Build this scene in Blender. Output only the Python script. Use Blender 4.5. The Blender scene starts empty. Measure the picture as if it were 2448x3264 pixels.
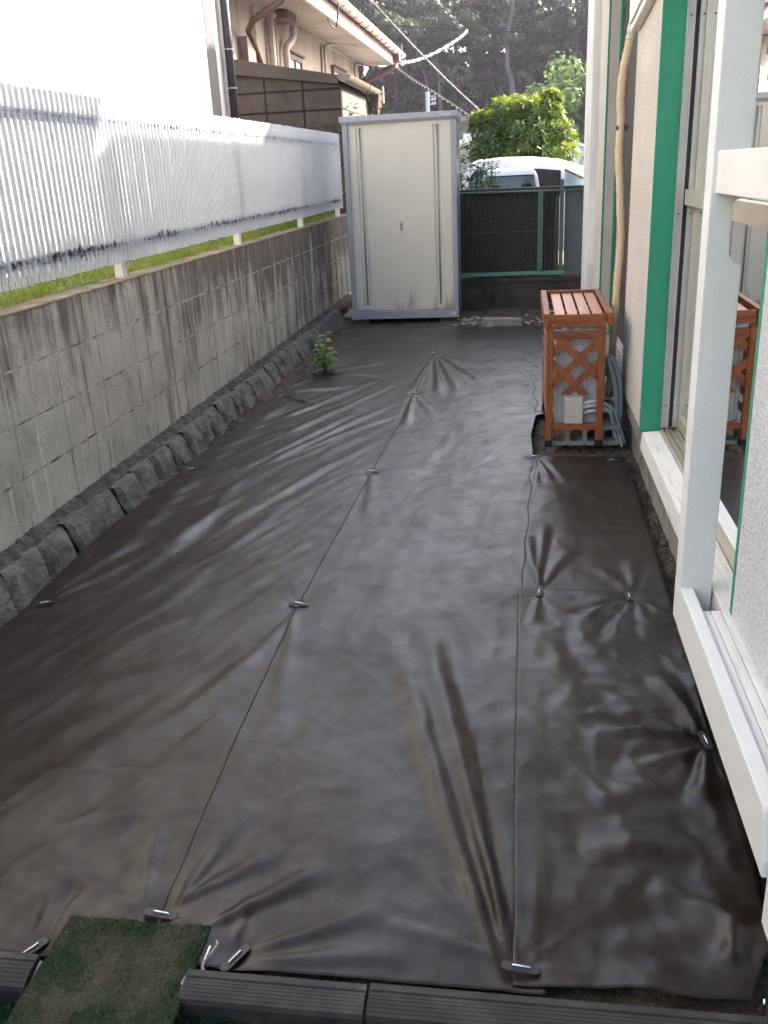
import bpy, math, random
import numpy as np
from mathutils import Vector, Matrix
sc = bpy.context.scene
COL = sc.collection
R = math.radians
random.seed(7)
# ------------------------------------------------------------------ camera, sky, sun, exposure
cam = bpy.data.cameras.new('camera')
cam.sensor_fit = 'VERTICAL'; cam.sensor_height = 36.0; cam.lens = 31.64
cam.clip_start = 0.05; cam.clip_end = 1000
camo = bpy.data.objects.new('camera', cam); COL.objects.link(camo)
rx = (0.98892, 0.14100, -0.04641); dn = (0.00707, -0.35700, -0.93408); fw = (-0.14827, 0.92340, -0.35404)
camo.matrix_world = Matrix(((rx[0], -dn[0], -fw[0], 0), (rx[1], -dn[1], -fw[1], 0), (rx[2], -dn[2], -fw[2], 1.6), (0, 0, 0, 1)))
sc.camera = camo
SUN_AZ, SUN_EL = R(46.7), R(28.2)          # azimuth measured from +X (house side) towards +Y (back of the yard)
world = bpy.data.worlds.new('World'); sc.world = world; world.use_nodes = True
wn = world.node_tree.nodes; wl = world.node_tree.links
sky = wn.new('ShaderNodeTexSky'); sky.sky_type = 'NISHITA'; sky.sun_disc = False
sky.sun_elevation = SUN_EL; sky.sun_rotation = R(90) - SUN_AZ
sky.air_density = 1.0; sky.dust_density = 4.6; sky.ozone_density = 1.0
bg = wn['Background']; bg.inputs['Strength'].default_value = 0.15
wl.new(sky.outputs[0], bg.inputs['Color'])
sun = bpy.data.lights.new('sun', 'SUN'); sun.energy = 4.0; sun.angle = R(0.6); sun.color = (1.0, 0.93, 0.80)
suno = bpy.data.objects.new('sun', sun); COL.objects.link(suno)
sd = Vector((math.cos(SUN_AZ) * math.cos(SUN_EL), math.sin(SUN_AZ) * math.cos(SUN_EL), math.sin(SUN_EL)))
suno.rotation_euler = sd.to_track_quat('Z', 'Y').to_euler()
sc.view_settings.view_transform = 'Standard'; sc.view_settings.look = 'None'
sc.view_settings.exposure = 2.40; sc.view_settings.gamma = 1.0
sc.cycles.max_bounces = 8; sc.cycles.diffuse_bounces = 4; sc.cycles.glossy_bounces = 4
sc.cycles.transmission_bounces = 6; sc.cycles.transparent_max_bounces = 12; sc.cycles.volume_bounces = 0

# ------------------------------------------------------------------ helpers
def tag(o, label=None, cat=None, group=None, kind=None):
    if label: o['label'] = label
    if cat: o['category'] = cat
    if group: o['group'] = group
    if kind: o['kind'] = kind
    return o

def empty(name, loc, label, cat, group=None, rotz=0.0):
    o = bpy.data.objects.new(name, None); COL.objects.link(o)
    o.location = loc; o.rotation_euler = (0, 0, rotz); o.empty_display_size = 0.1
    o['wloc'] = tuple(loc)
    return tag(o, label, cat, group)

def root_of(o):
    while o.parent: o = o.parent
    return o

class MB:
    def __init__(s): s.v = []; s.f = []
    def add(s, vs, fs):
        n = len(s.v); s.v.extend([tuple(v) for v in vs]); s.f.extend([tuple(i + n for i in f) for f in fs]); return s
    def box(s, x0, x1, y0, y1, z0, z1):
        return s.add([(x0,y0,z0),(x1,y0,z0),(x1,y1,z0),(x0,y1,z0),(x0,y0,z1),(x1,y0,z1),(x1,y1,z1),(x0,y1,z1)],
                     [(0,3,2,1),(4,5,6,7),(0,1,5,4),(1,2,6,5),(2,3,7,6),(3,0,4,7)])
    def prism(s, poly, axis, a, b):
        # poly: 2-D outline; axis 'x': (y,z) outline swept from x=a to b; 'y': (x,z); 'z': (x,y)
        def P(p, t): return {'x': (t, p[0], p[1]), 'y': (p[0], t, p[1]), 'z': (p[0], p[1], t)}[axis]
        n = len(poly)
        vs = [P(p, a) for p in poly] + [P(p, b) for p in poly]
        area = sum(poly[i][0] * poly[(i+1) % n][1] - poly[(i+1) % n][0] * poly[i][1] for i in range(n))
        fs = [tuple(range(n))[::-1], tuple(range(n, 2*n))] + [(i, (i+1) % n, n + (i+1) % n, n + i) for i in range(n)]
        flip = (area < 0) != (axis == 'y')
        if flip: fs = [f[::-1] for f in fs]
        return s.add(vs, fs)
    def hexa(s, bottom, top):
        return s.add(list(bottom) + list(top), [(0,3,2,1),(4,5,6,7),(0,1,5,4),(1,2,6,5),(2,3,7,6),(3,0,4,7)])
    def bar(s, p, q, w, h, up=(0,0,1)):
        p = Vector(p); q = Vector(q); d = (q - p).normalized(); u = Vector(up)
        r = d.cross(u)
        if r.length < 1e-5: r = d.cross(Vector((1,0,0)))
        r.normalize(); u = r.cross(d).normalized()
        a = r * (w/2); b = u * (h/2)
        return s.hexa([p-a-b, p+a-b, q+a-b, q-a-b], [p-a+b, p+a+b, q+a+b, q-a+b])
    def tube(s, pts, r, n=8, caps=True):
        pts = [Vector(p) for p in pts]; m = len(pts); rs = r if isinstance(r, (list, tuple)) else [r]*m
        base = len(s.v); prev = None
        for i, p in enumerate(pts):
            d = (pts[min(i+1, m-1)] - pts[max(i-1, 0)])
            if d.length < 1e-9: d = Vector((0,0,1))
            d.normalize()
            if prev is None:
                a = d.cross(Vector((0,0,1)) if abs(d.z) < .9 else Vector((1,0,0))).normalized()
            else:
                a = prev - d * prev.dot(d)
                if a.length < 1e-6: a = d.cross(Vector((0,0,1)) if abs(d.z) < .9 else Vector((1,0,0)))
                a.normalize()
            prev = a; b = d.cross(a)
            for k in range(n):
                t = 2*math.pi*k/n
                s.v.append(tuple(p + (a*math.cos(t) + b*math.sin(t)) * rs[i]))
        for i in range(m-1):
            for k in range(n):
                s.f.append((base+i*n+k, base+i*n+(k+1)%n, base+(i+1)*n+(k+1)%n, base+(i+1)*n+k))
        if caps:
            s.f.append(tuple(base+k for k in range(n))[::-1]); s.f.append(tuple(base+(m-1)*n+k for k in range(n)))
        return s
    def leaf(s, p, d, nrm, L, W, droop=0.0):
        p = Vector(p); d = Vector(d).normalized(); nrm = Vector(nrm)
        side = d.cross(nrm)
        if side.length < 1e-4: side = d.cross(Vector((0.3,0.5,0.8)))
        side.normalize(); nn = side.cross(d).normalized()
        dr = Vector((0,0,-droop*L))
        m1 = p + d*(L*.42) + dr*.25; tip = p + d*L + dr
        up = nn*(W*.16)
        return s.add([p, m1 + side*(W/2) + up, tip, m1 - side*(W/2) + up, m1], [(0,4,1),(4,2,1),(0,3,4),(3,2,4)])
    def quad(s, p, a, b):
        p = Vector(p); a = Vector(a); b = Vector(b)
        return s.add([p-a-b, p+a-b, p+a+b, p-a+b], [(0,1,2,3)])
    def build(s, name, m, parent=None, bevel=0.0, smooth=False, auto=None, local=False):
        me = bpy.data.meshes.new(name)
        off = (0,0,0)
        if parent is not None and not local: off = tuple(root_of(parent).get('wloc', (0,0,0)))
        vs = np.array(s.v, dtype=float).reshape(-1,3) - np.array(off)
        me.from_pydata(vs.tolist(), [], s.f); me.materials.append(m)
        if smooth or auto:
            me.polygons.foreach_set('use_smooth', [True]*len(me.polygons))
            if auto: me.set_sharp_from_angle(angle=R(auto))
        o = bpy.data.objects.new(name, me); COL.objects.link(o)
        if parent is not None: o.parent = parent
        if bevel:
            b = o.modifiers.new('bevel', 'BEVEL'); b.width = bevel; b.segments = 2; b.limit_method = 'ANGLE'
        return o

def part(name, m, parent, fn, bevel=0.0, **kw):
    mb = MB(); fn(mb); return mb.build(name, m, parent, bevel=bevel, **kw)

def B(name, m, parent, x0, x1, y0, y1, z0, z1, bevel=0.0):
    return MB().box(x0, x1, y0, y1, z0, z1).build(name, m, parent, bevel=bevel)

def structure(name, mb, m, **kw):
    return tag(mb.build(name, m, None, **kw), kind='structure')

# ------------------------------------------------------------------ materials
def newmat(name):
    m = bpy.data.materials.new(name); m.use_nodes = True
    nt = m.node_tree; b = nt.nodes['Principled BSDF']
    return m, nt, b

def node(nt, t, **kw):
    n = nt.nodes.new(t)
    for k, v in kw.items(): setattr(n, k, v)
    return n

def coords(nt, scale=(1,1,1), kind='Object'):
    tc = node(nt, 'ShaderNodeTexCoord'); mp = node(nt, 'ShaderNodeMapping')
    mp.inputs['Scale'].default_value = scale
    nt.links.new(tc.outputs[kind], mp.inputs['Vector']); return mp.outputs[0]

def noise(nt, vec, scale, detail=4, rough=.55, dist=0.0):
    n = node(nt, 'ShaderNodeTexNoise'); n.inputs['Scale'].default_value = scale
    n.inputs['Detail'].default_value = detail; n.inputs['Roughness'].default_value = rough
    n.inputs['Distortion'].default_value = dist
    nt.links.new(vec, n.inputs['Vector']); return n.outputs['Fac']

def ramp(nt, fac, a, b, ca=(0,0,0,1), cb=(1,1,1,1)):
    r = node(nt, 'ShaderNodeValToRGB'); e = r.color_ramp.elements
    e[0].position = a; e[1].position = b; e[0].color = ca; e[1].color = cb
    nt.links.new(fac, r.inputs[0]); return r.outputs[0]

ALB = 1.0                                   # all base colours sit a little under their first estimates
def c4(c): return (c[0]*ALB, c[1]*ALB, c[2]*ALB, 1)

def mix(nt, fac, a, b, mode='MIX'):
    m = node(nt, 'ShaderNodeMix', data_type='RGBA', blend_type=mode)
    for sock, v in ((m.inputs[0], fac), (m.inputs[6], a), (m.inputs[7], b)):
        if isinstance(v, (int, float)): sock.default_value = v
        elif isinstance(v, tuple): sock.default_value = c4(v)
        else: nt.links.new(v, sock)
    return m.outputs[2]

def math_(nt, op, a, b=0.0):
    m = node(nt, 'ShaderNodeMath', operation=op)
    for i, v in enumerate((a, b)):
        if isinstance(v, (int, float)): m.inputs[i].default_value = v
        else: nt.links.new(v, m.inputs[i])
    return m.outputs[0]

def bump(nt, b, h, strength, dist=0.01, prev=None):
    n = node(nt, 'ShaderNodeBump'); n.inputs['Strength'].default_value = strength; n.inputs['Distance'].default_value = dist
    nt.links.new(h, n.inputs['Height'])
    if prev is not None: nt.links.new(prev, n.inputs['Normal'])
    nt.links.new(n.outputs[0], b.inputs['Normal']); return n.outputs[0]

def M(name, col, rough=.6, col2=None, vs=6.0, lo=.35, hi=.65, stretch=(1,1,1), grain=None, bmp=None, spec=.5, metal=0.0, dirt=None, detail=5):
    """col/col2 mixed by noise; grain=(scale, amount) fine brightness speckle; bmp=(scale, strength, dist); dirt=(colour, scale, lo, hi, stretch)"""
    m, nt, b = newmat(name)
    v = coords(nt, stretch)
    c = None
    if col2 is not None:
        c = mix(nt, ramp(nt, noise(nt, v, vs, detail), lo, hi), col, col2)
    if dirt is not None:
        dv = coords(nt, dirt[4] if len(dirt) > 4 else (1,1,1))
        c = mix(nt, ramp(nt, noise(nt, dv, dirt[1], 8, .65), dirt[2], dirt[3]), c if c is not None else tuple(col), tuple(dirt[0]))
    if grain is not None:
        g = ramp(nt, noise(nt, coords(nt), grain[0], 2), .3, .7, (1-grain[1],)*3 + (1,), (1,1,1,1))
        c = mix(nt, 1.0, c if c is not None else tuple(col), g, 'MULTIPLY')
    if c is not None: nt.links.new(c, b.inputs['Base Color'])
    else: b.inputs['Base Color'].default_value = c4(col)
    b.inputs['Roughness'].default_value = rough; b.inputs['Metallic'].default_value = metal
    b.inputs['Specular IOR Level'].default_value = spec
    if bmp: bump(nt, b, noise(nt, coords(nt), bmp[0], 4), bmp[1], bmp[2] if len(bmp) > 2 else .01)
    return m

def leafmat(name, c1, c2, trans=.35, rough=.45, scale=3.0, tcol=None, lo=.35, hi=.65):
    m, nt, b = newmat(name)
    g = node(nt, 'ShaderNodeNewGeometry')
    n = noise(nt, g.outputs['Position'], scale, 3)
    n2 = math_(nt, 'ADD', math_(nt, 'MULTIPLY', n, .75), math_(nt, 'MULTIPLY', g.outputs['Random Per Island'], .25))
    c = mix(nt, ramp(nt, n2, lo, hi), c1, c2)
    nt.links.new(c, b.inputs['Base Color']); b.inputs['Roughness'].default_value = rough
    b.inputs['Specular IOR Level'].default_value = .35
    t = node(nt, 'ShaderNodeBsdfTranslucent')
    if tcol: nt.links.new(mix(nt, 1.0, c, tcol, 'MULTIPLY'), t.inputs['Color'])
    else: nt.links.new(c, t.inputs['Color'])
    ms = node(nt, 'ShaderNodeMixShader'); ms.inputs[0].default_value = trans
    nt.links.new(b.outputs[0], ms.inputs[1]); nt.links.new(t.outputs[0], ms.inputs[2])
    nt.links.new(ms.outputs[0], nt.nodes['Material Output'].inputs[0])
    return m

def woodmat(name, c1, c2, axis, rough=.5, spec=.4):
    m, nt, b = newmat(name)
    st = {'x': (1.2,14,14), 'y': (14,1.2,14), 'z': (14,14,1.2)}[axis]
    v = coords(nt, st)
    oi = node(nt, 'ShaderNodeObjectInfo')
    add = node(nt, 'ShaderNodeVectorMath', operation='ADD'); nt.links.new(v, add.inputs[0])
    cmb = node(nt, 'ShaderNodeCombineXYZ')
    for i in range(3): nt.links.new(math_(nt, 'MULTIPLY', oi.outputs['Random'], 37.0 + 11*i), cmb.inputs[i])
    nt.links.new(cmb.outputs[0], add.inputs[1]); v = add.outputs[0]
    n = noise(nt, v, 2.2, 5, .6, 1.2)
    c = mix(nt, ramp(nt, n, .38, .62), c1, c2)
    fine = ramp(nt, noise(nt, v, 9, 3), .35, .6, (.78,.74,.72,1), (1,1,1,1))
    c = mix(nt, 1.0, c, fine, 'MULTIPLY')
    kn = node(nt, 'ShaderNodeTexVoronoi'); kn.inputs['Scale'].default_value = 8
    nt.links.new(coords(nt), kn.inputs['Vector'])
    k = ramp(nt, kn.outputs['Distance'], .04, .085, (1,1,1,1), (0,0,0,1))
    c = mix(nt, math_(nt, 'MULTIPLY', k, .7), c, (c1[0]*.3, c1[1]*.3, c1[2]*.3))
    nt.links.new(c, b.inputs['Base Color']); b.inputs['Roughness'].default_value = rough
    b.inputs['Specular IOR Level'].default_value = spec
    bump(nt, b, n, .25, .003)
    return m

MAT = {}
MAT['white_paint'] = M('white_paint', (.80,.80,.78), .5, (.74,.74,.71), 3, grain=(260,.10), bmp=(220,.12,.002), dirt=((.35,.33,.29), 5, .66, .80))
MAT['white_paint_worn'] = M('white_paint_worn', (.74,.73,.70), .6, (.66,.65,.61), 4, .45, .75, stretch=(6,1,6), bmp=(40,.3,.003), dirt=((.30,.27,.22), 6, .56, .74, (16,.7,16)))
MAT['stucco_white'] = M('stucco_white', (.72,.74,.77), .9, (.66,.68,.71), 2.5, grain=(95,.30), bmp=(95,1.0,.010), spec=.2)
MAT['stucco'] = M('stucco', (.72,.68,.62), .9, (.64,.60,.54), 2.5, grain=(75,.34), bmp=(80,1.0,.010), spec=.2)
MAT['green_paint'] = M('green_paint', (.022,.30,.17), .45, (.03,.27,.155), 2, grain=(180,.15), bmp=(160,.25,.002))
MAT['alu'] = M('alu', (.56,.55,.53), .38, (.50,.49,.47), 4, metal=.35, dirt=((.3,.28,.25), 6, .62, .85, (5,5,1)))
MAT['alu_champagne'] = M('alu_champagne', (.56,.52,.42), .35, (.50,.46,.37), 4, metal=.4, stretch=(6,1,6))
MAT['dark_seal'] = M('dark_seal', (.035,.030,.032), .7)
MAT['black'] = M('black', (.012,.012,.014), .5)
MAT['black_plastic'] = M('black_plastic', (.018,.019,.024), .5, (.03,.03,.031), 12, grain=(200,.2), dirt=((.07,.06,.05), 20, .55, .85))
MAT['steel'] = M('steel', (.78,.78,.80), .22, metal=1.0)
MAT['concrete'] = M('concrete', (.30,.29,.26), .92, (.22,.21,.19), 7, grain=(120,.25), bmp=(70,.6,.006), spec=.2, dirt=((.09,.085,.075), 4, .55, .75))
MAT['concrete_dark'] = M('concrete_dark', (.075,.072,.062), .95, (.11,.10,.085), 6, grain=(90,.3), bmp=(50,.7,.008), spec=.15, dirt=((.035,.045,.025), 3, .45, .65, (1,1,.5)))
MAT['mortar_dark'] = M('mortar_dark', (.065,.060,.052), .95, (.13,.12,.105), 16, .42, .62, grain=(80,.4), bmp=(35,1.0,.02), spec=.15)
MAT['soil'] = M('soil', (.165,.13,.098), .97, (.10,.078,.058), 9, .4, .62, grain=(140,.4), bmp=(60,1.0,.02), spec=.1, dirt=((.19,.16,.125), 24, .58, .70))
MAT['mortar_light'] = M('mortar_light', (.50,.49,.45), .95, (.33,.32,.29), 14, .4, .6, grain=(120,.3), bmp=(60,1.0,.008), spec=.15, dirt=((.10,.095,.085), 5, .50, .62))
def blockmat():
    # grey concrete block with vertical run-off stains (more and more purple-brown towards the far end)
    m, nt, b = newmat('weathered_block')
    tc = node(nt, 'ShaderNodeTexCoord'); sep = node(nt, 'ShaderNodeSeparateXYZ')
    nt.links.new(tc.outputs['Object'], sep.inputs[0])
    v = coords(nt, (1,1,1))
    base = mix(nt, ramp(nt, noise(nt, v, 3.0, 6), .35, .65), (.41,.415,.375), (.54,.54,.49))
    gr = ramp(nt, noise(nt, coords(nt, (3,3.4,2.2)), 1.0, 9, .74, .4), .50, .68)
    base = mix(nt, math_(nt, 'MULTIPLY', gr, .55), base, (.21,.205,.185))
    base = mix(nt, 1.0, base, ramp(nt, noise(nt, v, 190, 3), .3, .7, (.62,.62,.62,1), (1.05,1.05,1.05,1)), 'MULTIPLY')
    streak = noise(nt, coords(nt, (5,7.5,.85)), 1.0, 7, .62, .25)
    fine = noise(nt, coords(nt, (12,30,2.2)), 1.0, 5, .6)
    s = math_(nt, 'ADD', math_(nt, 'MULTIPLY', streak, .72), math_(nt, 'MULTIPLY', fine, .28))
    # stains fade with distance from the coping
    zf = node(nt, 'ShaderNodeMapRange'); nt.links.new(sep.outputs[2], zf.inputs[0])
    for i, x in enumerate((.50, 1.12, -.07, .12)): zf.inputs[i+1].default_value = x
    yf = node(nt, 'ShaderNodeMapRange'); nt.links.new(sep.outputs[1], yf.inputs[0])
    for i, x in enumerate((4.0, 8.0, -.06, .075)): yf.inputs[i+1].default_value = x
    pn = math_(nt, 'MULTIPLY', math_(nt, 'SUBTRACT', noise(nt, coords(nt, (1,1.1,1.6)), 1.0, 4, .6), .5), .34)
    sf = math_(nt, 'ADD', math_(nt, 'ADD', math_(nt, 'ADD', s, zf.outputs[0]), yf.outputs[0]), pn)
    st = ramp(nt, sf, .47, .60)
    base = mix(nt, math_(nt, 'MULTIPLY', st, .95), base, mix(nt, ramp(nt, fine, .4, .6), (.085,.066,.062), (.16,.14,.125)))
    # pale lime runs
    lr = ramp(nt, noise(nt, coords(nt, (14,22,1.1)), 1.0, 6, .6), .60, .68)
    base = mix(nt, math_(nt, 'MULTIPLY', lr, .62), base, (.66,.65,.60))
    pk = ramp(nt, noise(nt, v, 42, 5, .7), .66, .72)
    base = mix(nt, math_(nt, 'MULTIPLY', pk, .5), base, (.68,.67,.63))
    nt.links.new(base, b.inputs['Base Color']); b.inputs['Roughness'].default_value = .95; b.inputs['Specular IOR Level'].default_value = .15
    h = math_(nt, 'ADD', noise(nt, v, 130, 4), math_(nt, 'MULTIPLY', noise(nt, v, 18, 4), 1.2))
    bump(nt, b, h, .7, .006)
    return m
MAT['block'] = blockmat()

def sheetmat():
    # brown-black woven weed sheet, dusty, with a low sheen
    m, nt, b = newmat('weed_sheet_fabric')
    g = node(nt, 'ShaderNodeNewGeometry'); P = g.outputs['Position']
    mp = node(nt, 'ShaderNodeMapping'); nt.links.new(P, mp.inputs[0])
    n1 = noise(nt, P, 1.7, 6, .6, .4)
    base = mix(nt, ramp(nt, n1, .38, .66), (.0125,.0056,.0026), (.0195,.0094,.0045))
    dust = math_(nt, 'MULTIPLY', ramp(nt, noise(nt, P, 5.5, 8, .68, .6), .46, .74), ramp(nt, noise(nt, P, 34, 6, .75), .32, .66))
    base = mix(nt, math_(nt, 'MULTIPLY', dust, .5), base, (.034,.026,.019))
    rust = ramp(nt, noise(nt, P, 3.1, 8, .68, .8), .50, .66)
    base = mix(nt, math_(nt, 'MULTIPLY', rust, .4), base, (.048,.021,.009))
    spk = ramp(nt, noise(nt, P, 46, 4, .7), .73, .77)
    base = mix(nt, math_(nt, 'MULTIPLY', spk, .75), base, (.028,.020,.016))
    weave = node(nt, 'ShaderNodeTexChecker'); weave.inputs['Scale'].default_value = 420
    nt.links.new(P, weave.inputs['Vector'])
    base = mix(nt, .10, base, mix(nt, weave.outputs['Fac'], (.008,.006,.005), (.03,.025,.022)))
    base = mix(nt, 1.0, base, ramp(nt, noise(nt, P, 330, 2), .3, .7, (.72,.72,.72,1), (1.08,1.08,1.08,1)), 'MULTIPLY')
    nt.links.new(base, b.inputs['Base Color'])
    rr = ramp(nt, noise(nt, P, 7.0, 9, .72), .35, .65, (.33,)*3 + (1,), (.43,)*3 + (1,))
    nt.links.new(rr, b.inputs['Roughness'])
    sm = math_(nt, 'ADD', math_(nt, 'MULTIPLY', noise(nt, P, 2.6, 9, .70, .5), .6), math_(nt, 'MULTIPLY', noise(nt, P, 11, 8, .75, .3), .4))
    nt.links.new(ramp(nt, sm, .36, .64, (.22,)*3 + (1,), (.58,)*3 + (1,)), b.inputs['Specular IOR Level']); b.inputs['IOR'].default_value = 1.48
    b.inputs['Sheen Weight'].default_value = .04; b.inputs['Sheen Roughness'].default_value = .35
    h = math_(nt, 'ADD', math_(nt, 'MULTIPLY', noise(nt, P, 300, 2), .6), math_(nt, 'MULTIPLY', noise(nt, P, 16, 6, .6), .9))
    bump(nt, b, h, .22, .0035)
    return m
MAT['sheet'] = sheetmat()

def slatmat():
    m, nt, b = newmat('white_slat_plastic')
    tc = node(nt, 'ShaderNodeTexCoord'); sep = node(nt, 'ShaderNodeSeparateXYZ'); nt.links.new(tc.outputs['Object'], sep.inputs[0])
    v = coords(nt)
    base = mix(nt, ramp(nt, noise(nt, v, 4, 4), .3, .7), (.66,.70,.755), (.60,.64,.69))
    # black mildew where the rails hold water, heavier at the low rail
    def band(z0, w):
        d = math_(nt, 'ABSOLUTE', math_(nt, 'SUBTRACT', sep.outputs[2], z0))
        r = node(nt, 'ShaderNodeMapRange'); nt.links.new(d, r.inputs[0])
        for i, x in enumerate((0.0, w, .135, -.5)): r.inputs[i+1].default_value = x
        return r.outputs[0]
    n = noise(nt, coords(nt, (30,38,26)), 1.0, 7, .68)
    big = noise(nt, coords(nt, (1,1.4,1)), 1.0, 3)
    bb = math_(nt, 'MULTIPLY', math_(nt, 'SUBTRACT', big, .5), .5)
    lowm = math_(nt, 'ADD', math_(nt, 'ADD', n, band(.19, .13)), bb)
    topm = math_(nt, 'ADD', math_(nt, 'ADD', n, band(.82, .085)), -.05)
    k = math_(nt, 'MAXIMUM', ramp(nt, lowm, .58, .70), ramp(nt, topm, .56, .68))
    sp = ramp(nt, noise(nt, coords(nt, (40,48,36)), 1.0, 5, .7), .735, .76)
    k = math_(nt, 'MAXIMUM', k, math_(nt, 'MULTIPLY', sp, .8))
    base = mix(nt, math_(nt, 'MULTIPLY', k, .93), base, (.045,.045,.05))
    nt.links.new(base, b.inputs['Base Color']); b.inputs['Roughness'].default_value = .42
    t = node(nt, 'ShaderNodeBsdfTranslucent'); nt.links.new(base, t.inputs['Color'])
    ms = node(nt, 'ShaderNodeMixShader'); ms.inputs[0].default_value = .40
    nt.links.new(b.outputs[0], ms.inputs[1]); nt.links.new(t.outputs[0], ms.inputs[2])
    nt.links.new(ms.outputs[0], nt.nodes['Material Output'].inputs[0])
    return m
MAT['slat'] = slatmat()

def glassmat(name, tint=(.92,.95,.94), ior=1.58):
    m, nt, b = newmat(name); nt.nodes.remove(b)
    tr = node(nt, 'ShaderNodeBsdfTransparent'); tr.inputs[0].default_value = tint + (1,)
    gl = node(nt, 'ShaderNodeBsdfGlossy'); gl.inputs['Roughness'].default_value = .012; gl.inputs[0].default_value = (.95,.97,.97,1)
    fr = node(nt, 'ShaderNodeFresnel'); fr.inputs['IOR'].default_value = ior
    ms = node(nt, 'ShaderNodeMixShader'); nt.links.new(fr.outputs[0], ms.inputs[0])
    nt.links.new(tr.outputs[0], ms.inputs[1]); nt.links.new(gl.outputs[0], ms.inputs[2])
    nt.links.new(ms.outputs[0], nt.nodes['Material Output'].inputs[0])
    return m
MAT['glass'] = glassmat('window_glass')

def turfmat():
    m, nt, b = newmat('worn_turf')
    g = node(nt, 'ShaderNodeNewGeometry'); P = g.outputs['Position']
    n = noise(nt, P, 7, 6, .65)
    base = mix(nt, ramp(nt, n, .40, .60), (.040,.072,.034), (.15,.13,.09))
    base = mix(nt, ramp(nt, noise(nt, P, 60, 4, .7), .55, .7), base, (.15,.135,.10))
    base = mix(nt, 1.0, base, ramp(nt, noise(nt, P, 260, 3), .3, .7, (.45,.45,.45,1), (1.1,1.1,1.1,1)), 'MULTIPLY')
    nt.links.new(base, b.inputs['Base Color']); b.inputs['Roughness'].default_value = .95; b.inputs['Specular IOR Level'].default_value = .1
    bump(nt, b, noise(nt, P, 190, 4), 1.0, .02)
    return m
MAT['turf'] = turfmat()
MAT['turf_blade'] = leafmat('turf_blade', (.012,.060,.018), (.025,.10,.03), .15, .5, 30)
MAT['grass'] = leafmat('yard_grass', (.11,.19,.025), (.26,.32,.06), .45, .5, 4)
MAT['weed'] = leafmat('weed_leaf', (.16,.34,.06), (.24,.42,.08), .4, .4, 30)
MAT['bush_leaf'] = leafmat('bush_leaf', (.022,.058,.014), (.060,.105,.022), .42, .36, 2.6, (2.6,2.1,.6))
MAT['sunlit_leaf'] = leafmat('sunlit_leaf', (.11,.165,.026), (.21,.26,.045), .48, .36, 2.6, (1.5,1.4,.5))  # sunlight on the shrub's top and right, put into a yellower leaf colour
MAT['shrub_leaf'] = leafmat('shrub_leaf', (.05,.10,.02), (.10,.17,.03), .4, .42, 4)
MAT['pale_leaf'] = leafmat('pale_leaf', (.11,.18,.055), (.19,.26,.085), .45, .5, 1.2)
MAT['olive_leaf'] = leafmat('olive_leaf', (.075,.10,.03), (.13,.15,.045), .35, .55, .8)
MAT['forest_leaf'] = leafmat('forest_leaf', (.026,.055,.022), (.06,.095,.034), .32, .55, .5)
MAT['bark'] = M('bark', (.13,.11,.09), .95, (.07,.06,.05), 5, stretch=(4,4,.8), bmp=(30,.8,.02), spec=.1)
MAT['bark_pale'] = M('bark_pale', (.16,.14,.13), .9, (.10,.088,.08), 3, stretch=(4,4,.8), bmp=(20,.6,.02), spec=.1)
MAT['stem'] = M('stem', (.12,.17,.05), .6)
MAT['stone'] = M('stone', (.125,.125,.105), .93, (.215,.21,.185), 9, .4, .62, grain=(110,.35), bmp=(28,1.0,.022), spec=.15, dirt=((.085,.085,.06), 6, .56, .70))
MAT['coping'] = M('coping', (.16,.135,.10), .95, (.25,.22,.17), 5, .4, .65, grain=(120,.3), bmp=(60,.7,.008), spec=.15, dirt=((.07,.07,.04), 3, .52, .66))
MAT['shed_cream'] = M('shed_cream', (.66,.63,.55), .42, (.62,.59,.51), 1.2, grain=(240,.05), bmp=(300,.08,.001))
MAT['shed_grey'] = M('shed_grey', (.37,.38,.42), .40, (.34,.35,.39), 2, grain=(240,.06), dirt=((.24,.24,.23), 5, .66, .85))
MAT['shed_side'] = M('shed_side', (.30,.31,.34), .24, (.27,.28,.31), 2)
MAT['rail_metal'] = M('rail_metal', (.36,.34,.31), .4, metal=.5)
def shed_door_mat():
    m, nt, b = newmat('shed_door_cream')
    tc = node(nt, 'ShaderNodeTexCoord'); sep = node(nt, 'ShaderNodeSeparateXYZ'); nt.links.new(tc.outputs['Object'], sep.inputs[0])
    v = coords(nt)
    base = mix(nt, ramp(nt, noise(nt, v, 1.3, 4), .35, .65), (.67,.635,.545), (.62,.585,.50))
    zf = node(nt, 'ShaderNodeMapRange'); nt.links.new(sep.outputs[2], zf.inputs[0])
    for i, x in enumerate((.08, .75, .16, -.30)): zf.inputs[i+1].default_value = x
    s = math_(nt, 'ADD', noise(nt, coords(nt, (24,24,3.0)), 1.0, 6, .65), zf.outputs[0])
    s2 = math_(nt, 'ADD', s, math_(nt, 'MULTIPLY', math_(nt, 'SUBTRACT', noise(nt, v, 3.2, 3), .5), .55))
    base = mix(nt, math_(nt, 'MULTIPLY', ramp(nt, s2, .55, .78), .75), base, (.27,.26,.18))
    nt.links.new(base, b.inputs['Base Color']); b.inputs['Roughness'].default_value = .42
    bump(nt, b, noise(nt, v, 320, 2), .06, .001)
    return m
MAT['shed_door'] = shed_door_mat()
WOOD1, WOOD2 = (.33,.105,.036), (.215,.062,.020)
for ax in 'xyz': MAT['wood_' + ax] = woodmat('cedar_' + ax, WOOD1, WOOD2, ax)
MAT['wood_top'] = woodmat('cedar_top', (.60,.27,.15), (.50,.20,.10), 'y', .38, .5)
MAT['floor_wood'] = woodmat('floor_wood', (.28,.11,.05), (.20,.075,.03), 'y', .35)
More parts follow.
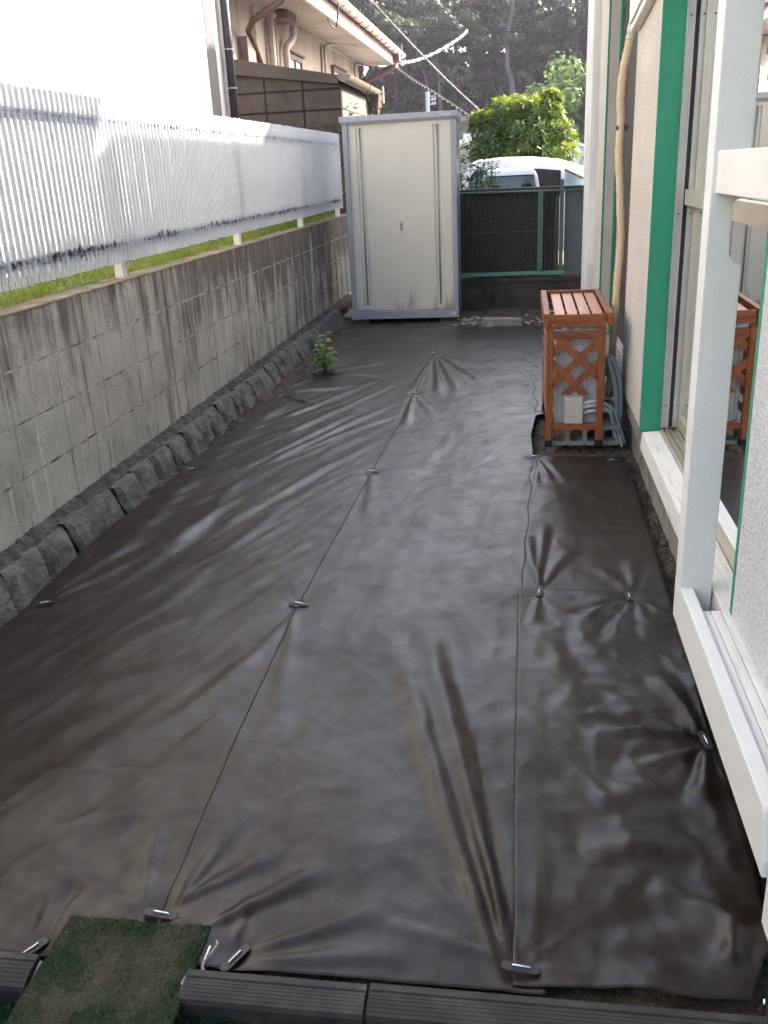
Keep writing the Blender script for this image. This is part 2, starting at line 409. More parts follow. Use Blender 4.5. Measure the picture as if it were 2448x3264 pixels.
MAT['ac_grey'] = M('ac_grey', (.50,.49,.46), .5, (.45,.44,.41), 4, dirt=((.25,.23,.2), 6, .6, .8, (4,4,1)))
MAT['ac_beige'] = M('ac_beige', (.52,.49,.43), .55, (.46,.43,.37), 5)
MAT['hose_grey'] = M('hose_grey', (.26,.28,.32), .5, (.20,.22,.25), 12)
MAT['hose_white'] = M('hose_white', (.55,.56,.58), .55, (.45,.46,.48), 10)
MAT['foil'] = M('foil', (.62,.63,.65), .28, metal=.85, bmp=(40,.5,.006))
MAT['rubber_edging'] = M('rubber_edging', (.034,.029,.026), .66, (.020,.018,.017), 10, .4, .6, stretch=(1,3,1), grain=(160,.3), dirt=((.070,.060,.048), 8, .52, .75), bmp=(80,.4,.004))
MAT['edging_side'] = M('edging_side', (.42,.39,.34), .8, (.30,.28,.25), 30)
MAT['cord'] = M('cord', (.28,.25,.215), .8)
MAT['tape'] = M('tape', (.62,.50,.33), .6, (.56,.44,.28), 8, bmp=(60,.3,.004))
MAT['putty'] = M('putty', (.66,.62,.54), .8, (.58,.54,.46), 20, bmp=(30,.8,.01))
MAT['corr_brown'] = M('corr_brown', (.060,.045,.040), .7, (.042,.032,.030), 5, stretch=(6,6,.8), dirt=((.10,.085,.075), 6, .55, .75, (6,6,1)))
MAT['fence_green'] = M('fence_green', (.13,.31,.22), .55, (.10,.25,.18), 10, dirt=((.06,.05,.04), 14, .58, .68))
MAT['wire_green'] = M('wire_green', (.10,.15,.12), .5)
MAT['cap_brown'] = M('cap_brown', (.050,.044,.038), .7, (.075,.068,.058), 6)
MAT['panel_grey'] = M('panel_grey', (.16,.19,.20), .6, (.13,.155,.165), 4, dirt=((.09,.09,.085), 4, .55, .7))
MAT['bronze_wood'] = M('bronze_wood', (.30,.17,.06), .6, (.22,.12,.04), 6)
MAT['wall_cream'] = M('wall_cream', (.62,.595,.555), .85, (.58,.555,.515), 2, bmp=(120,.4,.004), spec=.2)
MAT['wall_white'] = M('wall_white', (.84,.83,.80), .85, (.80,.79,.76), 2, bmp=(120,.4,.004), spec=.2)
MAT['wall_grey_strip'] = M('wall_grey_strip', (.09,.087,.097), .85, (.075,.072,.082), 3, bmp=(60,.5,.006))
MAT['wall_old'] = M('wall_old', (.44,.39,.36), .88, (.35,.305,.28), 1.6, .38, .66, stretch=(1,1,.45), grain=(60,.12), bmp=(60,.4,.006), spec=.2, dirt=((.22,.18,.17), 1.2, .52, .75, (2,2,.35)))
MAT['soffit'] = M('soffit', (.50,.45,.40), .85, (.42,.37,.325), 1.5, spec=.2, dirt=((.25,.21,.185), 1.0, .52, .75))
MAT['brown_pvc'] = M('brown_pvc', (.085,.045,.040), .45, (.11,.062,.055), 4)
MAT['dark_pvc'] = M('dark_pvc', (.035,.028,.032), .42)
MAT['fascia'] = M('fascia', (.20,.13,.13), .6, (.14,.09,.09), 2, stretch=(1,.4,1))
MAT['gutter_white'] = M('gutter_white', (.80,.76,.70), .45, (.70,.66,.60), 3)
MAT['gutter_olive'] = M('gutter_olive', (.14,.12,.085), .4, (.19,.165,.12), 4)
MAT['pipe_beige'] = M('pipe_beige', (.52,.46,.42), .55, (.45,.39,.35), 3)
MAT['roof_tile'] = M('roof_tile', (.20,.19,.23), .7, (.16,.155,.19), 4)
MAT['panel_block'] = M('panel_block', (.125,.102,.086), .93, (.09,.074,.064), 3.5, .35, .65, grain=(90,.22), bmp=(60,.5,.006), spec=.12, dirt=((.05,.042,.044), 2.2, .55, .68))
MAT['panel_joint'] = M('panel_joint', (.028,.022,.018), .95)
MAT['barge'] = M('barge', (.085,.066,.055), .9, (.11,.09,.074), 4, stretch=(1,1,1), grain=(90,.2), bmp=(50,.4,.006))
MAT['van_white'] = M('van_white', (.82,.83,.85), .25, spec=.6)
MAT['van_glass'] = M('van_glass', (.02,.022,.026), .06, spec=.8)
MAT['seat_dark'] = M('seat_dark', (.05,.055,.065), .7)
MAT['tyre'] = M('tyre', (.02,.02,.02), .85)
MAT['lamp_red'] = M('lamp_red', (.45,.02,.02), .25)
MAT['cable_black'] = M('cable_black', (.02,.02,.022), .6)
MAT['cable_white'] = M('cable_white', (.72,.70,.68), .6)
MAT['cable_tan'] = M('cable_tan', (.34,.30,.26), .6)
MAT['hill'] = M('hill_floor', (.045,.050,.028), .95, (.03,.032,.02), .4, bmp=(3,1,.2))
MAT['far_blue'] = M('far_blue', (.56,.62,.70), .7, (.50,.56,.64), 3)
MAT['far_dark'] = M('far_dark', (.14,.15,.18), .8, (.11,.12,.14), 2)
MAT['pole_conc'] = M('pole_conc', (.45,.45,.46), .8)
MAT['yellow_plastic'] = M('yellow_plastic', (.62,.60,.10), .4)
MAT['tray_plastic'] = M('tray_plastic', (.62,.62,.63), .4)
MAT['room_wall'] = M('room_wall', (.42,.38,.32), .9)
MAT['terracotta'] = M('terracotta', (.35,.15,.08), .8)
# ------------------------------------------------------------------ noise for height fields
_rng = np.random.RandomState(3)
_perm = _rng.permutation(256); _perm = np.concatenate([_perm, _perm])
_gr = _rng.rand(256) * 2 * np.pi
def perlin(x, y):
    x = np.asarray(x, float); y = np.asarray(y, float)
    xi = np.floor(x).astype(int); yi = np.floor(y).astype(int); xf = x - xi; yf = y - yi
    u = xf**3*(xf*(xf*6-15)+10); v = yf**3*(yf*(yf*6-15)+10)
    def g(ix, iy, dx, dy):
        a = _gr[_perm[(_perm[ix & 255] + iy) & 255]]
        return np.cos(a)*dx + np.sin(a)*dy
    a = g(xi, yi, xf, yf); b = g(xi+1, yi, xf-1, yf); c = g(xi, yi+1, xf, yf-1); d = g(xi+1, yi+1, xf-1, yf-1)
    return (a*(1-u)+b*u)*(1-v) + (c*(1-u)+d*u)*v

# ------------------------------------------------------------------ ground and hill (structure)
def grid_mesh(xs, ys, zf, name, m, smooth=True):
    X, Y = np.meshgrid(xs, ys); Z = zf(X, Y)
    nx, ny = len(xs), len(ys)
    me = bpy.data.meshes.new(name)
    vs = np.stack([X, Y, Z], -1).reshape(-1, 3)
    idx = np.arange(nx*ny).reshape(ny, nx)
    fs = np.stack([idx[:-1,:-1], idx[:-1,1:], idx[1:,1:], idx[1:,:-1]], -1).reshape(-1, 4)
    me.from_pydata(vs.tolist(), [], fs.tolist()); me.materials.append(m)
    if smooth: me.polygons.foreach_set('use_smooth', [True]*len(me.polygons))
    o = bpy.data.objects.new(name, me); COL.objects.link(o); return o

MAT['ground'] = M('ground', (.17,.15,.12), .95, (.11,.10,.075), .6, bmp=(20,.6,.02), spec=.1)
g = MB().add([(-300,-300,-.12),(300,-300,-.12),(300,500,-.12),(-300,500,-.12)], [(0,1,2,3)])
structure('ground', g, MAT['ground'])
def soil_z(X, Y):
    z = -.030 + .016*perlin(X*9, Y*9) + .010*perlin(X*24+5, Y*24)
    z += .05*np.clip((Y-9.75)/.5, 0, 1)*np.clip((X+.78)/.12, -.6, 1)*(.4+perlin(X*7, Y*7))           # rubble towards the back wall
    z += .012*np.clip((X-.45)/.15, 0, 1)*(perlin(X*26, Y*26)+.3)
    z -= .05*np.clip((1.40-Y)/.05, 0, 1)
    return z
soil = grid_mesh(np.linspace(-2.5, 1.0, 176), np.linspace(.2, 10.95, 540), soil_z, 'soil', MAT['soil'])
tag(soil, kind='structure')
def hill_z(X, Y):
    t = np.clip((Y-42)/26, 0, 1); t = t*t*(3-2*t)
    return -.3 + 8.2*t + 1.2*perlin(X*.05, Y*.05)*t - 2.5*np.clip((Y-72)/30, 0, 1)
hill = grid_mesh(np.linspace(-70, 70, 71), np.linspace(40, 130, 46), hill_z, 'hill', MAT['hill']); tag(hill, kind='structure')
# raised ground of the next plot
g = MB().box(-14, -2.33, -3, 12.2, -.1, 1.045); structure('neighbour_ground', g, M('neighbour_soil', (.14,.12,.08), .95, (.09,.08,.05), 3))

# ------------------------------------------------------------------ weed sheets on the yard floor
PEGS = [ # x, y, plate angle, label
 (-.862,3.115,-12,'ground peg on the centre seam, second nearest of that seam, level with the cross seam','n'),
 (-.827,4.780,8,'ground peg on the centre seam roughly halfway along the yard','n'),
 (-.781,6.662,5,'ground peg on the centre seam, level with the far end of the slatted cover','n'),
 (-.781,8.227,4,'farthest ground peg on the centre seam, with folds fanning out below it','n'),
 (-1.917,3.070,25,'ground peg gathering the sheet edge beside the stone footing, nearest on the left','n'),
 (.082,3.258,80,'ground peg on the folded cross seam where the two right sheets meet','n'),
 (.423,3.235,92,'ground peg on the cross seam close to the white post','n'),
 (.537,2.296,98,'ground peg against the low white beam on the right edge','n'),
 (-.814,1.522,-4,'ground peg just behind the worn green mat','n'),
 (-.604,1.417,62,'tilted ground peg beside the green mat and the grey cord','n'),
 (.011,1.446,-3,'ground peg at the foot of the long folds beside the black edging','n'),
 (-1.069,1.394,60,'ground peg left of the green mat behind the short edging','n'),
 (-1.828,6.611,30,'ground peg at the left sheet edge below the small weed','n'),
 (-1.905,4.821,30,'ground peg on the left sheet edge midway along the stone footing','n'),
 (.088,5.035,6,'ground peg at the sheet corner in front of the wooden cover','n'),
 (.516,4.956,5,'ground peg in the dark corner below the sill, right of the wooden cover','n'),
 (.200,9.640,5,'far ground peg near the slatted cover and the back wall','n'),
 (-.794,9.560,5,'far ground peg in front of the right foot of the cream shed','n'),
 (-1.769,9.560,5,'far ground peg in front of the left foot of the cream shed','n'),
]
FOLDS = [ # x0,y0,x1,y1, width at start, width at end, height (m), sharp asymmetry
 (-.002,1.455,-.33,2.95,.014,.075,.026), (-.028,1.46,-.42,2.80,.014,.085,.022), (-.012,1.46,-.20,2.5,.010,.045,.012),
 (-.02,1.47,-.33,1.80,.012,.05,.010), (-.02,1.46,-.36,1.56,.012,.04,.007), (.03,1.46,.06,1.75,.01,.03,.008),
 (-1.93,3.15,-1.79,3.75,.02,.08,.014), (-1.82,3.5,-1.84,4.75,.09,.075,.015), (-1.83,4.95,-1.74,6.5,.07,.08,.012),
 (-1.90,3.10,-1.60,3.90,.02,.09,.010), (-1.60,3.70,-1.55,4.6,.07,.06,.014),
 (-1.71,3.205,-1.425,4.561,.06,.05,.012), (-1.43,3.01,-1.162,4.341,.06,.05,.009), (-1.516,4.89,-.90,6.35,.05,.04,.016),
 (-1.357,5.165,-.84,6.05,.045,.035,.012), (-1.518,5.578,-.963,7.032,.05,.04,.015), (-1.62,4.8,-1.15,6.1,.04,.04,.011),
 (-1.70,5.9,-1.10,7.2,.045,.05,.012), (-1.25,4.5,-.86,5.4,.05,.04,.010), (-1.45,3.9,-1.02,5.1,.05,.05,.010), (-1.78,6.75,-1.25,6.95,.03,.07,.022),
 (-1.80,6.6,-1.45,6.35,.02,.06,.020), (-1.62,7.42,-1.0,7.25,.03,.05,.018), (-1.6,7.5,-1.1,7.9,.03,.05,.014),
 (-.775,8.15,-.82,6.75,.015,.05,.020), (-.77,8.17,-.60,6.55,.012,.05,.030), (-.77,8.17,-.46,6.70,.012,.05,.024), (-.77,8.18,-.26,6.99,.012,.05,.022), (-.76,8.2,-.15,7.6,.012,.05,.014),
 (-.78,6.60,-.74,5.7,.012,.05,.026), (-.78,6.62,-.56,5.9,.012,.05,.010),
 (-.86,3.06,-.74,2.2,.02,.06,.010), (-.86,3.06,-1.0,2.4,.02,.06,.008), (-.83,4.74,-.70,3.9,.02,.06,.008), (-.60,4.6,-.42,5.6,.06,.06,.007), (-.25,3.3,-.1,4.4,.06,.06,.006),
 (-.80,1.56,-.60,1.75,.012,.05,.018), (-.69,1.50,-.46,1.70,.012,.05,.022), (-.78,1.56,-.72,1.9,.012,.05,.016), (-.86,1.55,-.95,1.85,.012,.05,.014), (-.86,1.54,-1.2,1.66,.012,.05,.010),
 (-.58,1.44,-.30,1.60,.012,.05,.014), (-.58,1.42,-.25,1.46,.012,.04,.012), (-.62,1.46,-.62,1.60,.012,.03,.014),
 (-1.07,1.42,-1.10,1.62,.012,.04,.014), (-1.407,1.994,-.92,2.05,.03,.025,.010), (-1.25,1.75,-.86,1.93,.05,.05,.009), (-1.5,1.8,-1.1,2.3,.07,.08,.010), (-1.7,2.3,-1.2,2.6,.08,.08,.012), (-1.1,2.2,-.9,2.75,.05,.05,.008),
 (.082,3.29,.045,3.85,.010,.055,.020), (.085,3.29,.12,3.95,.010,.035,.020), (.09,3.28,.21,3.72,.010,.055,.011), (.08,3.23,.06,3.0,.01,.03,.012),
 (.423,3.28,.34,3.50,.012,.06,.013), (.43,3.28,.48,3.60,.012,.05,.019), (.42,3.20,.22,3.05,.012,.05,.028), (.42,3.19,.30,2.86,.012,.05,.020), (.44,3.19,.47,2.9,.012,.05,.011), (.45,3.20,.56,3.08,.01,.03,.012),
 (.53,2.32,.44,2.66,.012,.06,.030), (.52,2.31,.25,2.33,.012,.045,.028), (.52,2.30,.30,2.50,.012,.05,.016), (.53,2.27,.47,2.02,.012,.05,.024), (.52,2.28,.27,2.12,.012,.06,.020), (.55,2.27,.57,2.1,.01,.03,.014),
 (.22,2.95,.33,2.60,.06,.07,.020), (.20,2.62,.40,2.56,.03,.03,.010), (.22,2.44,.36,2.40,.03,.04,.010), (.20,2.0,.46,2.12,.05,.06,.018), (.16,1.80,.45,1.86,.05,.06,.018), (.30,1.70,.50,1.60,.06,.05,.022), (.20,1.52,.40,1.63,.05,.06,.014), (.44,1.50,.47,1.62,.025,.03,.026), (.17,2.95,.14,2.4,.06,.06,.008),
 (.10,5.02,.16,4.6,.01,.05,.020), (.12,5.02,.26,4.55,.01,.05,.018), (.1,5.0,.09,4.5,.01,.03,.014), (.3,4.6,.48,4.2,.08,.08,.012),
]
def tarp_h(x, y):
    x = np.asarray(x, float); y = np.asarray(y, float)
    z = .010 + .012*perlin(x*1.3+3, y*.8) + .007*perlin(x*3.1, y*1.9+9) + .0025*perlin(x*9, y*6)
    lum = 1/(1+np.exp(-(x-.10)/.05)) * 1/(1+np.exp((y-3.2)/.1))
    z += lum*(.017*perlin(x*5.2+1, y*3.6+2) + .009*perlin(x*9.5, y*7+4))
    lum2 = 1/(1+np.exp((y-2.4)/.25))
    z += lum2*.010*perlin(x*3.3+8, y*4.5)
    lft = 1/(1+np.exp((x+.9)/.1))
    wx = (x*.91 - y*.40); wy = (x*.40 + y*.91)
    z += lft*(.0046*perlin(wx*6.5, wy*.9) + .0026*perlin(wx*14, wy*1.6) + .0012*perlin(wx*27, wy*2.6))
    rgt = 1 - lft
    z += rgt*(.0028*perlin(x*7.0+4, y*.9+1) + .0014*perlin(x*17+2, y*1.3))
    z += .0016*(1-np.abs(perlin(x*7+y*2.2, y*6-x*2)*2))**3 + .0045*lum*(1-np.abs(perlin(x*9, y*8+x*3)*2.2))**2
    z += lft*.0022*(1-np.abs(perlin(wx*9+4, wy*1.8)*2.2))**2
    for i, (x0,y0,x1,y1,w0,w1,a) in enumerate(FOLDS):
        dx, dy = x1-x0, y1-y0; L2 = dx*dx+dy*dy; L = math.sqrt(L2)
        t = ((x-x0)*dx + (y-y0)*dy)/L2
        d = ((x-x0)*dy - (y-y0)*dx)/L
        d = d + .18*w1*np.sin(t*2.4+i)
        w = (w0 + (w1-w0)*np.clip(t,0,1))*.72
        prof = np.exp(-(d/w)**2) - .38*np.exp(-((d-1.55*w)/(w*.9))**2)
        taper = np.clip((t+.06)/.22, 0, 1)*np.clip((1.12-t)/.40, 0, 1)
        z += a*prof*taper*taper*(3-2*taper)*(.72 if a > .0215 and x0 > -.1 else .46)
    for k, (px,py,_a,_l,_n) in enumerate(PEGS):
        r = np.hypot(x-px, y-py); th = np.arctan2(y-py, x-px)
        n = 7 + (k*7) % 5
        th2 = th + .25*np.sin(th*3+k) + .3*perlin(x*8+k, y*8)
        rid = (1-np.abs(np.sin(n*th2/2 + k*1.3)))**2.2*(.45+.55*np.abs(np.sin(th*1.5+k*2)))
        z += .010*rid*np.exp(-r/.10)*np.clip(r/.03, 0, 1)*np.clip(.35+1.3*np.sin(th+k*1.9), 0, 1.2)
        z = z*(1-np.exp(-(r/.05)**2)) + (.002)*np.exp(-(r/.05)**2)
    return z

def sheet(name, label, xl, xr, y0, y1, dz, res=.0105, curl=None):
    ny = int((y1-y0)/res); wmax = max(xr(y)-xl(y) for y in np.linspace(y0,y1,20)); nx = int(wmax/res)
    v = np.linspace(0,1,ny+1); u = np.linspace(0,1,nx+1)
    ys = y0 + (y1-y0)*v
    XL = np.array([xl(y) for y in ys]); XR = np.array([xr(y) for y in ys])
    X = XL[:,None] + (XR-XL)[:,None]*u[None,:]
    Y = np.repeat(ys[:,None], nx+1, 1)
    if curl: X, Y = curl(X, Y, u, v)
    Z = tarp_h(X, Y) + dz
    n1 = (nx+1); idx = np.arange((ny+1)*n1).reshape(ny+1, n1)
    vs = np.stack([X,Y,Z], -1).reshape(-1,3)
    fs = np.stack([idx[:-1,:-1], idx[:-1,1:], idx[1:,1:], idx[1:,:-1]], -1).reshape(-1,4)
    me = bpy.data.meshes.new(name); me.from_pydata(vs.tolist(), [], fs.tolist()); me.materials.append(MAT['sheet'])
    me.polygons.foreach_set('use_smooth', [True]*len(me.polygons))
    o = bpy.data.objects.new(name, me); COL.objects.link(o)
    s = o.modifiers.new('thickness', 'SOLIDIFY'); s.thickness = .0006; s.offset = -1
    return tag(o, label, 'weed sheet', 'brown weed control sheets covering the yard')

def lerp(pts):
    ks = [p[0] for p in pts]; vs_ = [p[1] for p in pts]
    return lambda y: float(np.interp(y, ks, vs_))
left_edge = lerp([(_y, _x-.035) for _y, _x in [(1.3,-2.0),(2.4,-1.99),(3.06,-1.945),(3.5,-1.97),(3.92,-1.975),(4.4,-1.93),(4.82,-1.925),(5.4,-1.90),(6.1,-1.86),(6.61,-1.85),(6.9,-1.80),(7.3,-1.74),(7.55,-1.76),(8.3,-1.80),(9.3,-1.83),(9.7,-1.90)]])
seam_c = lerp([(1.3,-.812),(1.525,-.818),(2.3,-.848),(3.11,-.862),(4.0,-.845),(4.78,-.828),(5.8,-.800),(6.66,-.783),(8.23,-.781),(9.7,-.79)])
seam_r = lerp([(1.3,-.004),(1.46,-.006),(2.17,-.009),(3.4,.0)])
seam_r2 = lerp([(3.2,.006),(3.27,.014),(3.45,.012),(3.6,.026),(3.76,.022),(4.0,.044),(4.2,.040),(4.5,.062),(4.7,.052),(4.85,.075),(5.06,.062)])
right_edge = lerp([(1.3,.455),(1.44,.478),(1.60,.545),(1.8,.560),(2.02,.575),(2.4,.563),(2.9,.575),(3.23,.575),(3.5,.578),(3.88,.588),(4.5,.590),(5.1,.590)])
mid_right = lerp([(1.3,.06),(4.6,.10),(4.98,.12),(5.02,.085),(5.5,.075),(5.98,.11),(6.02,.14),(6.04,.42),(7.3,.45),(8.0,.46),(9.7,.47)])
def wob(f, a, s, seed): return lambda y: f(y) + a*float(perlin(y*s, seed+.37))
sheet('weed_sheet', 'brown weed sheet along the stone footing on the left, creased in diagonal folds', wob(left_edge,.014,4,2.1), lambda y: seam_c(y)+.05, 1.385, 9.69, .0)
sheet('weed_sheet', 'long middle weed sheet running from the black edging to the back wall', lambda y: seam_c(y), mid_right, 1.392, 9.66, .0030)
sheet('weed_sheet', 'lumpy near right weed sheet beside the low white beam', seam_r, right_edge, 1.425, 3.285, .0068,
      curl=lambda X,Y,u,v: (X, Y - .045*np.clip((1-v)/.03,0,1)[:,None]*(.5+.5*np.sin(u*7+1)*np.clip(1-u*1.2,0,1))[None,:]*0.4 + .012*np.sin(u*5)[None,:]*(v**12)[:,None]))
sheet('weed_sheet', 'small torn-edged weed sheet between the folded cross seam and the wooden cover', seam_r2, right_edge, 3.16, 5.045, .0050)

for pl in ([(.10,7.02),(.118,6.78),(.094,6.55),(.128,6.30),(.104,6.10),(.20,6.08)], [(.05,7.42),(.10,7.30),(.135,7.05)], [(.03,6.86),(.075,6.90)], [(.088,7.75),(.105,7.60),(.15,7.55)]):
    tears = MB()
    for (a, b_) in zip(pl[:-1], pl[1:]):
        n_ = 6; q = [(a[0]+(b_[0]-a[0])*i/n_+random.uniform(-.004,.004), a[1]+(b_[1]-a[1])*i/n_) for i in range(n_+1)]
        tears.tube([(x, y, float(tarp_h(x,y))+.0035) for x, y in q], .0026, 4)
    tears.build('slit', MAT['dark_seal'], bpy.data.objects['weed_sheet.001'])
# ground pegs
def stadium(L, W, n=8):
    pts = []
    for k in range(n+1):
        a = -math.pi/2 + math.pi*k/n; pts.append((L/2-W/2+math.cos(a)*W/2, math.sin(a)*W/2))
    for k in range(n+1):
        a = math.pi/2 + math.pi*k/n; pts.append((-(L/2-W/2)+math.cos(a)*W/2, math.sin(a)*W/2))
    return pts
def make_peg():
    t = empty('ground_peg', (0,0,0), 'x', 'ground peg', 'pegs pinning the weed sheets')
    part('plate', MAT['black_plastic'], t, lambda mb: mb.prism(stadium(.092,.026), 'z', 0, .004), bevel=.0012)
    part('staple', MAT['steel'], t, lambda mb: mb.tube([(-.021,0,.001),(-.021,0,.006),(-.0185,0,.0085),(.0185,0,.0085),(.021,0,.006),(.021,0,.001)], .0023, 8), smooth=True)
    return t
def dup(root):
    r = root.copy(); COL.objects.link(r)
    for ch in list(root.children):
        c = ch.copy(); COL.objects.link(c); c.parent = r
        for gch in list(ch.children):
            d = gch.copy(); COL.objects.link(d); d.parent = c
    return r
peg0 = make_peg()
for i, (x,y,a,lab,_n) in enumerate(PEGS):
    p = peg0 if i == 0 else dup(peg0)
    small = y > 4.7 or x < -1.8
    z = float(tarp_h(x, y)) + (.017 if (x > 0 and y < 5.1) else .010)
    p.location = (x, y, z); p.rotation_euler = (R(random.uniform(-4,4)), R(random.uniform(-4,4)), R(a))
    p.scale = (.8,.8,.8) if small else (.9,.9,.9); p['label'] = lab
p = MB().tube([(-.682,1.405,.002),(-.672,1.408,.008),(-.662,1.430,.030)], .0032, 8).build('loose_pin', MAT['steel'], smooth=True)
tag(p, 'bent shiny pin standing loose between the mat and the tilted peg', 'pin')
p = MB().tube([(.488,1.405,-.01),(.489,1.41,.03)], .0028, 8).build('loose_pin', MAT['steel'], smooth=True)
tag(p, 'thin shiny pin sticking up at the near right corner of the sheet', 'pin')
p = MB().tube([(-1.005,1.372,.0),(-.998,1.392,.022)], .0028, 8).build('loose_pin', MAT['steel'], smooth=True)
tag(p, 'short shiny pin at the left side of the green mat', 'pin')
p = MB().tube([(-.662,1.462,.010),(-.655,1.452,.012),(-.660,1.430,.011),(-.671,1.405,.009),(-.671,1.392,.008),(-.660,1.374,.010),(-.640,1.352,.008)], .0042, 8).build('cord', MAT['cord'], smooth=True)
tag(p, 'short grey cord curling out from under the sheet beside the mat', 'cord')

# worn mat, edging boards, turf
def mat_z(X, Y): return np.maximum(.018, tarp_h(X, Y)+.010) + .006*perlin(X*6, Y*6) + .003*perlin(X*22, Y*22)
def edgew(a): return a
mx = np.linspace(-1.02,-.682,40); my = np.linspace(.85,1.49,72)
mt = grid_mesh(mx, my, mat_z, 'turf_mat', MAT['turf'])
mod = mt.modifiers.new('thickness','SOLIDIFY'); mod.thickness = .016; mod.offset = -1
tag(mt, 'worn green artificial turf mat trodden brown in the middle', 'mat')
mb = MB(); rs = random.Random(5)
for k in range(9000):
    x = rs.uniform(-1.02,-.682); y = rs.uniform(1.2,1.493)
    e = min(x+1.02, -.682-x, 1.493-y)
    if rs.random() > (.55 if e < .05 else (.5 if perlin(x*9,y*9) < 0 else .10)): continue
    z = float(mat_z(x,y)); a = rs.uniform(0,6.28); h = rs.uniform(.004,.010); w = .0009
    dx, dy = math.cos(a)*w, math.sin(a)*w; lx, ly = rs.uniform(-.006,.006), rs.uniform(-.006,.006)
    mb.add([(x-dx,y-dy,z),(x+dx,y+dy,z),(x+lx,y+ly,z+h)], [(0,1,2)])
mb.build('pile', MAT['turf_blade'], mt)
mb = MB()
for k in range(15000):
    x = rs.uniform(-1.5,.75); y = rs.uniform(1.10,1.300)
    if -1.03 < x < -.685: continue
    a = rs.uniform(0,6.28); h = rs.uniform(.014,.026); w = .0016
    dx, dy = math.cos(a)*w, math.sin(a)*w; lx, ly = rs.uniform(-.014,.014), rs.uniform(-.014,.014)
    mb.add([(x-dx,y-dy,-.035),(x+dx,y+dy,-.035),(x+lx*.5+dx*.7,y+ly*.5+dy*.7,-.035+h*.6),(x+lx*.5-dx*.7,y+ly*.5-dy*.7,-.035+h*.6),(x+lx,y+ly,-.035+h)], [(0,1,2,3),(3,2,4)])
tag(mb.build('artificial_grass', MAT['turf_blade']), kind='stuff', label='green artificial grass in front of the black edging', cat='grass')
B('turf_base', MAT['turf'], None, -3, 1.2, .2, 1.30, -.10, -.036); tag(bpy.data.objects['turf_base'], kind='structure')

def edging(x0, x1, ya, yb, label, skew=0.0):
    t = empty('edging_board', ((x0+x1)/2, ya, 0), label, 'edging', 'black plastic edging boards')
    # profile in (y, z): back lip, gutter, ribbed slope to the front
    prof = [(ya,.006),(ya,.034),(ya-.016,.035),(ya-.0185,.031)]
    n = 6; yb2 = yb
    for k in range(n):
        ta = k/n; tb = (k+.86)/n; tc = (k+.93)/n
        f = lambda t: (ya-.0205 + (yb2-ya+.0205)*t, .0335 - .012*t*t)
        prof += [f(ta), f(tb), (f(tc)[0], f(tc)[1]-.0022)]
    prof += [(yb2, .0205),(yb2-.003,.012),(yb2-.003,-.028),(yb2+.006,-.028),(yb2+.006,.006)]
    def f(mb):
        mb.prism(prof, 'x', x0, x1)
    part('board', MAT['rubber_edging'], t, f)
    return t
e1 = edging(-.688, -.303, 1.362, 1.298, 'middle length of ribbed black edging with a frayed pale end')
part('broken_end', MAT['edging_side'], e1, lambda mb: mb.add([(-.690,1.352,.031),(-.704,1.335,.012),(-.706,1.300,-.012),(-.690,1.296,.018),(-.690,1.352,-.01),(-.704,1.335,-.015),(-.706,1.300,-.03),(-.690,1.296,-.03)], [(0,1,2,3),(0,4,5,1),(1,5,6,2),(2,6,7,3)]))
e2 = edging(-.296, .72, 1.366, 1.298, 'longest length of ribbed black edging, at the right')
e3 = edging(-1.62, -1.030, 1.366, 1.290, 'short length of ribbed black edging left of the mat')
part('end_plate', MAT['edging_side'], e3, lambda mb: mb.hexa([(-1.028,1.292,-.02),(-1.018,1.290,-.02),(-1.010,1.356,-.02),(-1.026,1.358,-.02)], [(-1.028,1.292,.010),(-1.022,1.290,.004),(-1.013,1.356,.018),(-1.026,1.358,.026)]))
# small clods and grit lying on the sheets and along the soil strips
mb = MB(); rs = random.Random(11)
def clod(mb, x, y, z, s):
    vs = []
    for (a,b,c) in ((1,0,0),(-1,0,0),(0,1,0),(0,-1,0),(0,0,1),(0,0,-1)):
        k = s*rs.uniform(.6,1.2); vs.append((x+a*k, y+b*k, z+c*k*.7))
    mb.add(vs, [(0,2,4),(2,1,4),(1,3,4),(3,0,4),(2,0,5),(1,2,5),(3,1,5),(0,3,5)])
for k in range(2600):
    u = rs.random()
    if u < .42: y = rs.uniform(2.6,9.6); x = rs.uniform(-2.04, left_edge(y)+.015)
    elif u < .80: y = rs.uniform(1.4,5.2); x = rs.uniform(right_edge(y)-.01, .66)
    elif u < .92: y = rs.uniform(5.03,6.05); x = rs.uniform(.07,.64)
    else: y = rs.uniform(9.68,10.6); x = rs.uniform(-1.9,.6)
    clod(mb, x, y, float(soil_z(x,y))+.004, rs.uniform(.003,.011) if rs.random() < .9 else rs.uniform(.01,.028))
tag(mb.build('gravel', MAT['soil']), 'loose clods and grit along the soil strips', 'gravel', kind='stuff')
mb = MB()
for k in range(150):
    x = rs.uniform(-1.6,.5); y = 1.45 + 7.5*rs.random()**1.5
    clod(mb, x, y, float(tarp_h(x,y))+.012, rs.uniform(.0012,.0034))
tag(mb.build('crumbs', MAT['soil']), 'scattered crumbs of soil on the weed sheets', 'crumbs', kind='stuff')
for (x0,x1,y,lab) in ((-.42,.02,9.86,'long flat slab of old concrete lying in the rubble at the back wall'),):
    p = MB().hexa([(x0,y,-.03),(x1,y-.02,-.03),(x1,y+.10,-.03),(x0,y+.12,-.03)], [(x0+.01,y+.01,.055),(x1-.01,y-.01,.05),(x1-.01,y+.10,.055),(x0+.01,y+.12,.06)]).build('concrete_slab', MAT['concrete'], bevel=.006); tag(p, lab, 'slab')
mb = MB()
